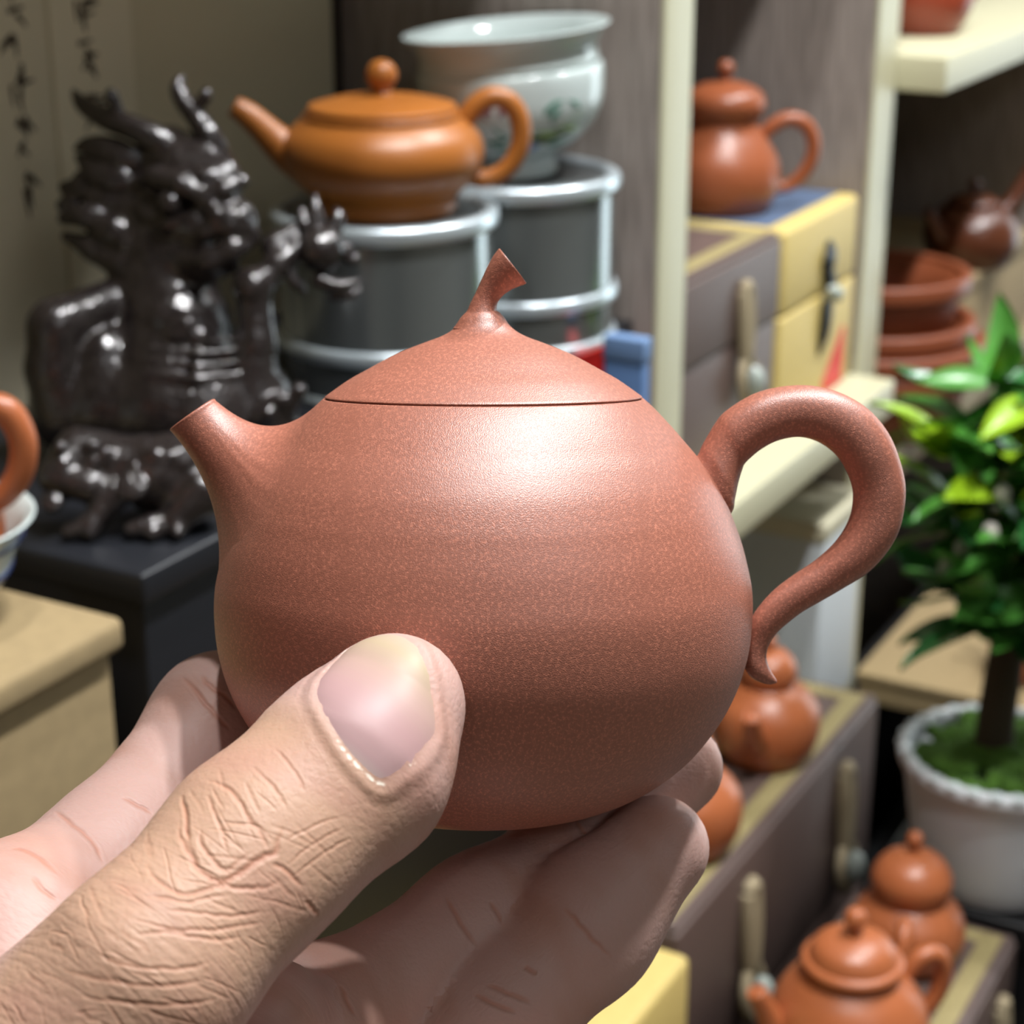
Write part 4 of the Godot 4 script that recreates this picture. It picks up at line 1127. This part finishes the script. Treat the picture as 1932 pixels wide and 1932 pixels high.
func goods_right() -> void:
	var clay_dark := pot_clay(Color(0.36, 0.19, 0.11), 0.3, 61)
	var clay_bowl := pot_clay(Color(0.52, 0.27, 0.16), 0.42, 63)
	leather_box("brown leather gift box at the lower right under two orange teapots", 0.60, 0.880, -0.72, -0.56, -0.275, -0.184, 0.07, [[0.85, 0.046, 1.5], [0.70, 0.046, 1.5]], mats)
	teapot("orange gourd teapot with a domed lid, behind the front one at lower right", tyn(0.833, -0.56, -0.230), -1.85, {
		body = [[0, 0.4], [19.5, 0], [22.5, 1.2], [27.6, 9], [29, 17.5], [26.4, 27], [20.6, 33.6], [17.4, 36.6], [17, 39], [0, 39]],
		lid = [[0, 38.8], [17, 38.8], [19.2, 40.2], [20.5, 44.5], [19.6, 50], [15, 56.4], [7, 60.6], [0, 61.8]],
		knob = [[0, 61], [2.4, 61.6], [2.0, 64], [3.9, 67], [3.9, 70], [2, 72.4], [0, 72.8]],
		spout = [[-22, 17, 0, 8], [-30, 22, 0, 6], [-36, 31, 0, 4.8], [-41, 40, 0, 4]],
		handle = [[20, 32, 0, 3.4], [30, 37, 0, 3.8], [38, 33, 0, 3.8], [41, 24, 0, 3.7], [37, 14, 0, 3.6], [29, 9, 0, 3.4]]}, clay_orange)
	teapot("nearest orange teapot at the bottom edge, lid with a wide flange", tyn(0.721, -0.56, -0.223), 0.25, {
		body = [[0, 0.4], [23.5, 0], [26.8, 1.4], [33.6, 13], [36.7, 27.5], [35.2, 41], [29.4, 51.5], [23.4, 57.4], [20.8, 60], [20.6, 63], [0, 63]],
		lid = [[0, 62.8], [20.4, 62.8], [23.0, 63.8], [23.4, 65.8], [22.0, 67.4], [20.4, 67.8], [19.8, 69.6], [17.2, 74.0], [11.4, 77.6], [5, 79.2], [0, 79.6]],
		knob = [[0, 78.6], [3.0, 79.4], [2.6, 82.0], [5.0, 85.0], [5.2, 88], [3.2, 91.4], [0, 92.2]],
		spout = [[-28, 30, 0, 9], [-36, 36, 0, 7.2], [-41, 46, 0, 5.4], [-46, 56, 0, 4.6]],
		handle = [[27, 53, 0, 4.2], [34, 61, 0, 4.4], [42, 61, 0, 4.4], [46, 52, 0, 4.3], [44, 40, 0, 4.2], [37, 30, 0, 4.0]]}, clay_orange)
	mats.pot = paint(Color(0.84, 0.85, 0.86), 0.35)
	mats.pot_rim = paint(Color(0.80, 0.83, 0.83), 0.3)
	mats.moss = grained(paint(Color(0.42, 0.60, 0.20), 0.95), Vector3.ONE * 60.0, noise_tex(FastNoiseLite.TYPE_SIMPLEX, 0.06, 71, 256, [0.0, Color(0.55, 0.6, 0.5), 1.0, Color(1.0, 1.0, 1.0)], 3), noise_tex(FastNoiseLite.TYPE_CELLULAR, 0.09, 72, 256), 0.2)
	mats.bark = grained(paint(Color(0.24, 0.20, 0.13), 0.8), Vector3.ONE * 30.0, null, noise_tex(FastNoiseLite.TYPE_SIMPLEX, 0.05, 73, 256, [], 3), 0.2)
	mats.leaf = paint(Color(0.30, 0.54, 0.21), 0.3)
	mats.leaf_dark = paint(Color(0.17, 0.40, 0.19), 0.27)
	mats.leaf_young = paint(Color(0.56, 0.70, 0.12), 0.35)
	for k in ["leaf", "leaf_dark", "leaf_young"]:
		mats[k].backlight_enabled = true
		mats[k].backlight = mats[k].albedo_color * 0.5
	mats.bud = paint(Color(0.84, 0.80, 0.76), 0.4)
	plant(tyn(0.932, -0.5585, -0.213), mats)
	var pl := rooted("plinth", "low glossy black plinth under the white plant pot", "plinth", 0.964, -0.72, -0.203)
	put("body", rbox(Vector3(0.15, 0.14, 0.136), 0.002, Vector3(0, 0.07, 0)), paint(Color(0.06, 0.06, 0.065), 0.3), pl)
	put("top_board", rbox(Vector3(0.154, 0.021, 0.140), 0.003, Vector3(0, 0.1507, 0)), paint(Color(0.06, 0.06, 0.065), 0.3), pl)
	# stacked bowls on the third bay's shelf
	var at := tyn(1.237, -0.412, -0.40)
	for q in [["brown clay bowl, lowest of the stack on the right shelf", 0.0, 74.0, 50.0, 0], ["brown clay bowl, second from the bottom of the stack on the right shelf", 19.0, 75.5, 46.0, 0], ["brown clay bowl, second from the top of the stack on the right shelf", 35.0, 68.0, 43.0, 0], ["deep brown clay bowl, topmost of the stack on the right shelf", 62.0, 62.5, 48.0, 1]]:
		var b := thing("clay_bowl", q[0], "bowl", at + Vector3(0, q[1] * 0.001, 0), 0.0, "stacked clay bowls")
		var R: float = q[2]
		var hh: float = q[3]
		put("bowl", lathe(prof([[0, 0], [R * 0.72, 0], [R * 0.78, 1.5], [R * 0.86, hh * 0.5], [R * 0.93, hh - 11], [R * 0.93, hh - 4], [R * 0.86, hh - 3], [R * 0.78, hh * 0.5], [R * 0.66, 4.5], [0, 4]], 1), 64), clay_bowl, b)
		put("rim_band", lathe(prof([[R * 0.92, hh - 11], [R, hh - 11], [R * 1.005, hh - 9.5], [R * 1.005, hh - 1.5], [R * 0.995, hh], [R * 0.9, hh], [R * 0.87, hh - 2], [R * 0.9, hh - 6]], 1), 64), clay_bowl, b)
	var tb := rooted("cardboard_box", "tan cardboard box on the right shelf under the dark side-handled teapot", "box", 1.445, -0.412, -0.45)
	put("body", rbox(Vector3(0.24, 0.066, 0.15), 0.001, Vector3(0, 0.033, 0)), card, tb)
	put("lid", rbox(Vector3(0.244, 0.0108, 0.154), 0.002, Vector3(0, 0.0718, 0)), card, tb)
	teapot("dark brown teapot with a long raised handle on the right shelf", tyn(1.425, -0.3348, -0.390), 0.35, {
		body = [[0, 0.4], [26, 0], [29, 1.4], [35, 12], [36.5, 22], [33, 33], [25, 41], [19, 44], [18.6, 45], [0, 45]],
		lid = [[0, 44.8], [18.4, 44.8], [19.8, 45.6], [19.2, 47.4], [13, 51], [5, 53.4], [0, 53.8]],
		knob = [[0, 53], [3, 53.6], [2.6, 55.6], [5, 58.4], [5, 61], [2.6, 63.4], [0, 63.8]],
		spout = [[-26, 22, 8, 8], [-36, 28, 12, 6], [-44, 38, 15, 4.8], [-50, 46, 17, 4]],
		handle = [[24, 34, 0, 7], [34, 44, 0, 6], [46, 60, 0, 6.4], [58, 78, 0, 7.2], [66, 90, 0, 8], [68, 93, 0, 5]]}, clay_dark)
	teapot("brick red teapot on the high white shelf, cut by the top edge", tyn(1.268, -0.148, -0.392), 0.5, {
		body = [[0, 0.4], [20, 0], [23, 1.2], [30, 12], [33, 24], [30, 36], [22, 45], [18, 48], [0, 48]],
		lid = [[0, 47.8], [18, 47.8], [19.4, 48.8], [17, 52], [8, 56], [0, 57]],
		knob = [[0, 56.4], [2.6, 57], [2.4, 59], [4.4, 62], [4.2, 65], [2, 67], [0, 67.4]],
		spout = [[-22, 20, 0, 8.4], [-33, 27, 0, 6.4], [-41, 39, 0, 5], [-47, 49, 0, 4.2]],
		handle = [[22, 42, 0, 4.0], [34, 48, 0, 4.2], [44, 40, 0, 4.1], [44, 27, 0, 4.0], [36, 16, 0, 3.8], [28, 13, 0, 3.6]]}, pot_clay(Color(0.56, 0.23, 0.14), 0.36, 65))
	var bo := rooted("cardboard_tray", "flat tan cardboard tray below the right shelf, behind the plant", "tray", 1.378, -0.582, -0.280)
	put("base", rbox(Vector3(0.46, 0.016, 0.17), 0.001, Vector3(0, 0.008, 0)), card, bo)
	put("top_sheet", rbox(Vector3(0.464, 0.006, 0.174), 0.001, Vector3(0, 0.0191, 0)), card, bo)
	var leg := rooted("storage_box", "dark storage box under the tan cardboard tray", "box", 1.38, -0.72, -0.28)
	put("body", rbox(Vector3(0.40, 0.137, 0.10), 0.001, Vector3(0, 0.0685, 0)), paint(Color(0.09, 0.08, 0.075), 0.6), leg)
	teapot("orange teapot showing right of the plant's trunk, at the right edge", tyn(1.20, -0.56, -0.262), -0.6, {
		body = [[0, 0.4], [17, 0], [20, 1.2], [27, 10], [29.5, 20], [27, 30], [19, 38], [14, 40], [0, 40]],
		lid = [[0, 39.8], [14, 39.8], [15.4, 41], [14, 45], [7, 48.6], [0, 49.4]],
		knob = [[0, 49], [2.2, 49.4], [2, 51], [3.8, 53.6], [3.8, 56], [2, 58], [0, 58.4]],
		spout = [[-20, 18, 0, 7.5], [-29, 23, 0, 6], [-36, 33, 0, 4.6], [-41, 42, 0, 3.8]],
		handle = [[18, 36, 0, 3.4], [29, 41, 0, 3.6], [38, 35, 0, 3.5], [38, 24, 0, 3.4], [33, 14, 0, 3.3], [25, 11, 0, 3.2]]}, clay_orange)

const D_AT := Vector3(-0.1132, -0.17731795, -0.70253241)
const T_AT := Vector3(-0.13126667, -0.22260528, -0.62141153)
const AXES := {
	"thumb": [Vector3(-16.0, -26.0, 24.5), Vector3(-0.5923, -0.6274, 0.5056), Vector3(0.0568, 0.5934, 0.8029), 0.0, 0.4, 10.6],
	"index": [Vector3(-47.6, -34.2, -31.0), Vector3(-0.4127, -0.5187, 0.7488), Vector3(0.5067, 0.5524, 0.6619), 0.4, 0.2, 11.0],
	"middle": [Vector3(27.4, -42.6, -38.0), Vector3(-0.744, -0.4366, 0.5058), Vector3(0.2788, 0.4851, 0.8288), 0.6, 0.2, 9.0],
	"ring": [Vector3(22.5, -52.5, -18.0), Vector3(-0.7267, -0.6108, 0.3145), Vector3(0.0848, 0.3745, 0.9233), 0.8, 0.2, 9.6]}
const FINGERS := ["palm", "thumb", "index", "middle", "ring", "little"]
const SKIN_S0 := -14.0
const SKIN_LEN := 104.0

func finger_uv(finger: String, q: Vector3) -> Vector2:     # [mm along, radians round]
	var a: Array = AXES[finger]
	var e: Vector3 = q - a[0]
	return Vector2(e.dot(a[1]), atan2(e.dot((a[1] as Vector3).cross(a[2])), e.dot(a[2])))

func holding_hand() -> void:
	held_teapot(clay_brown)
	var at := Vector3(0, sin(TILT) * 0.28, -cos(TILT) * 0.28)
	var f := hand_field()
	var g := net(f, 1.25)
	# each vertex belongs to the finger that it lies nearest to; the palm is laid out with the index finger
	var owner_of := []
	var lists := []
	for k in f.groups.size():
		lists.append(f.all_of(k))
	for q in g.v:
		var best := f.one(0, q, lists[0]) - 1.5
		var who := 0
		for k in range(1, 6):
			var d := f.one(k, q, lists[k])
			if d < best:
				best = d
				who = k
		owner_of.append(["index", "thumb", "index", "middle", "ring", "ring"][who])
	var st := SurfaceTool.new()
	st.begin(Mesh.PRIMITIVE_TRIANGLES)
	st.set_smooth_group(0)
	for k in range(0, g.i.size(), 3):
		var fg: String = owner_of[g.i[k]]
		var a: Array = AXES[fg]
		var first := 0.0
		for j in 3:
			var w := finger_uv(fg, g.v[g.i[k + j]])
			if j == 0:
				first = w.y
			elif w.y - first > PI:
				w.y -= TAU
			elif w.y - first < -PI:
				w.y += TAU
			st.set_uv(Vector2((w.x - SKIN_S0) / SKIN_LEN, a[3] + (w.y / TAU + 0.5) * a[4]))
			st.add_vertex(g.v[g.i[k + j]] * 0.001)
	st.generate_normals()
	st.index()
	var o := put("hand", st.commit(), skin_material())
	o.position = at
	o.rotation.x = TILT
	tag(o, "left hand gripping the brown teapot, thumb across its front and fingers beneath", "hand")
	# thumbnail: follows the thumb's surface inside its outline
	var n := Geo.new()
	var outline := []
	for p in NAIL:
		outline.append(Vector2(p[0], deg_to_rad(p[1]) * 10.6))
	outline.append(outline[0])
	outline = smooth2(outline, 4)
	outline.pop_back()
	var mid := Vector2(4.2, 0.6)
	var ax: Array = AXES.thumb
	var side: Vector3 = (ax[1] as Vector3).cross(ax[2])
	var rings := 14
	for j in rings + 1:
		var u := float(j) / rings
		for p: Vector2 in outline:
			var w := mid + (p - mid) * u * 1.03
			var dir: Vector3 = (ax[2] as Vector3) * cos(w.y / 10.6) + side * sin(w.y / 10.6)
			var base: Vector3 = ax[0] + (ax[1] as Vector3) * w.x
			var lo := 0.0
			var hi := 22.0
			for step in 16:
				var m := (lo + hi) / 2
				if f.one(1, base + dir * m, lists[1]) < 0.0:
					lo = m
				else:
					hi = m
			var lift := 0.42 - 0.50 * pow(u, 4.0)
			n.add((base + dir * (lo + lift)) * 0.001, Vector2((w.x + 6.5) / 21.0, 0.5))
	var cols := outline.size()
	for j in rings:
		for k in cols:
			n.quad(j * cols + k, j * cols + (k + 1) % cols, (j + 1) * cols + (k + 1) % cols, (j + 1) * cols + k)
	var nail := paint(Color(0.86, 0.85, 0.84), 0.42, 0.0, 0.35)
	var gr := Gradient.new()
	gr.offsets = PackedFloat32Array([0.0, 0.16, 0.34, 0.62, 0.90, 1.0])
	gr.colors = PackedColorArray([Color(0.80, 0.73, 0.66), Color(0.79, 0.71, 0.60), Color(0.78, 0.66, 0.61), Color(0.80, 0.645, 0.645), Color(0.82, 0.67, 0.675), Color(0.88, 0.80, 0.78)])
	var gt := GradientTexture2D.new()
	gt.gradient = gr
	gt.width = 128
	gt.height = 4
	nail.albedo_texture = gt
	nail.texture_repeat = false
	put("thumb_nail", n.outward(), nail, o).set_meta("label", "short trimmed pinkish thumbnail")

# ---------------------------------------------------------------- skin: relief and colour painted along and round the fingers
func skin_material() -> StandardMaterial3D:
	var S := 2048
	var cells := FastNoiseLite.new()
	cells.noise_type = FastNoiseLite.TYPE_CELLULAR
	cells.cellular_return_type = FastNoiseLite.RETURN_DISTANCE2_SUB
	cells.frequency = 0.075
	cells.seed = 4
	var c_im := cells.get_image(S / 2, S / 2, false, false, true)
	c_im.resize(S, S, Image.INTERPOLATE_CUBIC)
	var lines := FastNoiseLite.new()
	lines.noise_type = FastNoiseLite.TYPE_SIMPLEX
	lines.fractal_type = FastNoiseLite.FRACTAL_RIDGED
	lines.fractal_octaves = 2
	lines.frequency = 0.02
	lines.seed = 9
	var l_im := lines.get_image(S, S / 3, false, false, true)
	l_im.resize(S, S, Image.INTERPOLATE_CUBIC)
	var blot := FastNoiseLite.new()
	blot.frequency = 0.011
	blot.fractal_octaves = 3
	blot.seed = 12
	var b_im := blot.get_image(S / 4, S / 4, false, false, true)
	b_im.resize(S, S, Image.INTERPOLATE_CUBIC)
	for im in [c_im, l_im, b_im]:
		im.convert(Image.FORMAT_L8)
	var cd := c_im.get_data()
	var ld := l_im.get_data()
	var bd := b_im.get_data()
	var h := PackedFloat32Array()
	h.resize(S * S)
	var tint := PackedFloat32Array()      # how deep a crease is, reddening it
	tint.resize(S * S)
	var wrinkle := PackedFloat32Array()
	wrinkle.resize(S)
	for x in S:
		var s := SKIN_S0 + SKIN_LEN * x / S
		wrinkle[x] = smoothstep(24.0, 50.0, s) * 0.075
	for y in S:
		var v := float(y) / S
		var back := 0.0
		var row := (int(y * (1.6 if v < 0.4 else 2.9)) % S) * S      # the bands are squeezed round the finger: keep the skin's cells even
		if v < 0.4:
			back = smoothstep(-0.35, 0.35, cos((v / 0.4 - 0.5) * TAU))
		for x in S:
			var k := y * S + x
			h[k] = cd[row + x] * 0.00028 - 0.0000 + back * wrinkle[x] * (1.0 - ld[k] / 255.0) + bd[k] * 0.0004
	rng.seed = 404
	for c in CREASES:
		var a: Array = AXES[c[0]]
		var pts := []
		for p in c[3]:
			pts.append(Vector2(p[0], deg_to_rad(p[1]) * a[5]))
		pts = smooth2(pts, 4)
		for j in range(1, pts.size() - 1):
			pts[j] += Vector2(rng.randf_range(-0.1, 0.1), rng.randf_range(-0.1, 0.1))
		scratch(h, tint, S, a, pts, c[1] * 0.52, c[2] * 0.5)
	for k in 110:         # small criss-cross lines over and behind the knuckle
		var s0 := rng.randf_range(25.0, 66.0)
		var a0 := rng.randf_range(-11.5, 9.0)
		var lean := rng.randf_range(-0.5, 0.5) - 0.25 * signf(a0)
		var half := rng.randf_range(1.2, 3.6)
		var pts := []
		for j in 4:
			var u := (j - 1.5) / 1.5
			pts.append(Vector2(s0 + u * half * lean + rng.randf_range(-0.18, 0.18), a0 + u * half))
		scratch(h, tint, S, AXES.thumb, pts, rng.randf_range(0.15, 0.28), rng.randf_range(0.03, 0.07))
	# the fold of skin round the nail, and its dry edge
	var rim := []
	for p in NAIL:
		rim.append(Vector2(p[0], deg_to_rad(p[1]) * 10.6))
	rim.append(rim[0])
	rim = smooth2(rim, 3)
	var outer := []
	for p: Vector2 in rim:
		outer.append(Vector2(4.2, 0.6) + (p - Vector2(4.2, 0.6)) * 1.14)
	scratch(h, tint, S, AXES.thumb, outer, 0.8, -0.22)
	var dry := PackedFloat32Array()
	dry.resize(S * S)
	var cut := []
	for p: Vector2 in rim:
		if p.x > 8.0 or p.y > 3.0 and p.x > -1.0:
			cut.append(Vector2(4.2, 0.6) + (p - Vector2(4.2, 0.6)) * 1.045)
	var none := PackedFloat32Array()
	none.resize(S * S)
	scratch(none, dry, S, AXES.thumb, cut, 0.28, 1.0)
	var colours := Image.create(S, S, false, Image.FORMAT_RGB8)
	var raw := PackedByteArray()
	raw.resize(S * S * 3)
	var tan_c := Vector3(0.715, 0.568, 0.475)
	var pink_c := Vector3(0.73, 0.59, 0.55)
	var red_c := Vector3(0.66, 0.38, 0.28)
	for y in S:
		var v := float(y) / S
		var back := 0.0
		var thumb := v < 0.4
		var row2 := (int(y * 1.6) % S) * S
		if thumb:
			back = smoothstep(-0.1, 0.55, cos((v / 0.4 - 0.5) * TAU))
		for x in S:
			var k := y * S + x
			var s := SKIN_S0 + SKIN_LEN * x / S
			var m := back * (smoothstep(8.0, 16.0, s) if thumb else 1.0)
			var c := pink_c.lerp(tan_c, m)
			c = c.lerp(Vector3(0.68, 0.505, 0.44), clampf((bd[k] - 120) / 160.0, 0.0, 0.6))
			c = c.lerp(red_c, clampf(tint[k] * 1.2, 0.0, 0.36))
			if back > 0.0:
				c *= 1.0 - 0.3 * back * wrinkle[x] * (1.0 if ld[k] > 150 else 0.0)
			c = c.lerp(Vector3(0.95, 0.92, 0.86), clampf(dry[k] * cd[row2 + x] / 95.0 - 0.3, 0.0, 0.8) * smoothstep(105.0, 140.0, float(bd[(k * 3) % (S * S)])))
			raw[k * 3] = int(clampf(c.x, 0, 1) * 255)
			raw[k * 3 + 1] = int(clampf(c.y, 0, 1) * 255)
			raw[k * 3 + 2] = int(clampf(c.z, 0, 1) * 255)
	colours = Image.create_from_data(S, S, false, Image.FORMAT_RGB8, raw)
	for k in S * S:
		h[k] = h[k] * 0.5 + 0.5
	var relief := Image.create_from_data(S, S, false, Image.FORMAT_RF, h.to_byte_array())
	var m := paint(Color(1, 1, 1), 0.52, 0.0, 0.4)
	m.albedo_texture = ImageTexture.create_from_image(colours)
	m.heightmap_enabled = true
	m.heightmap_texture = ImageTexture.create_from_image(relief)
	m.heightmap_scale = 0.2
	m.subsurf_scatter_enabled = true
	m.subsurf_scatter_strength = 0.06
	return m

func scratch(h: PackedFloat32Array, tint: PackedFloat32Array, S: int, a: Array, pts: Array, w: float, depth: float) -> void:
	var per_x := S / SKIN_LEN
	var per_y: float = S * a[4] / (TAU * a[5])
	var y_mid: float = (a[3] + a[4] * 0.5) * S
	var done := {}
	var along := {}
	for j in pts.size() - 1:
		var p: Vector2 = pts[j]
		var q: Vector2 = pts[j + 1]
		var reach := w * 2.4
		var x0 := maxi(int((minf(p.x, q.x) - reach - SKIN_S0) * per_x), 0)
		var x1 := mini(int((maxf(p.x, q.x) + reach - SKIN_S0) * per_x), S - 1)
		var y0 := maxi(int(y_mid + (minf(p.y, q.y) - reach) * per_y), 0)
		var y1 := mini(int(y_mid + (maxf(p.y, q.y) + reach) * per_y), S - 1)
		var pq := q - p
		var l2 := maxf(pq.length_squared(), 1e-6)
		for y in range(y0, y1 + 1):
			for x in range(x0, x1 + 1):
				var e := Vector2(x / per_x + SKIN_S0, (y - y_mid) / per_y)
				var t := clampf((e - p).dot(pq) / l2, 0.0, 1.0)
				var d := (e - p - pq * t).length() / w
				if d < 2.4:
					var k := y * S + x
					var was: float = done.get(k, 9.0)
					if d < was:
						done[k] = d
						along[k] = (j + t) / (pts.size() - 1.0)
	var closed: bool = (pts[0] as Vector2).distance_to(pts[-1]) < 0.01
	for k in done:
		var d: float = done[k]
		var u: float = along[k]
		var taper := 1.0 if closed else minf(1.0, 5.0 * u * (1.0 - u) + 0.05)     # fades towards both ends of an open line
		var cut := exp(-d * d / (0.3 + 0.7 * taper)) * taper
		h[k] -= depth * (cut - taper * 0.14 * exp(-(d - 1.7) * (d - 1.7) * 2.0))
		if depth > 0.0:
			tint[k] = maxf(tint[k], cut * minf(depth * 1.6, 1.0))
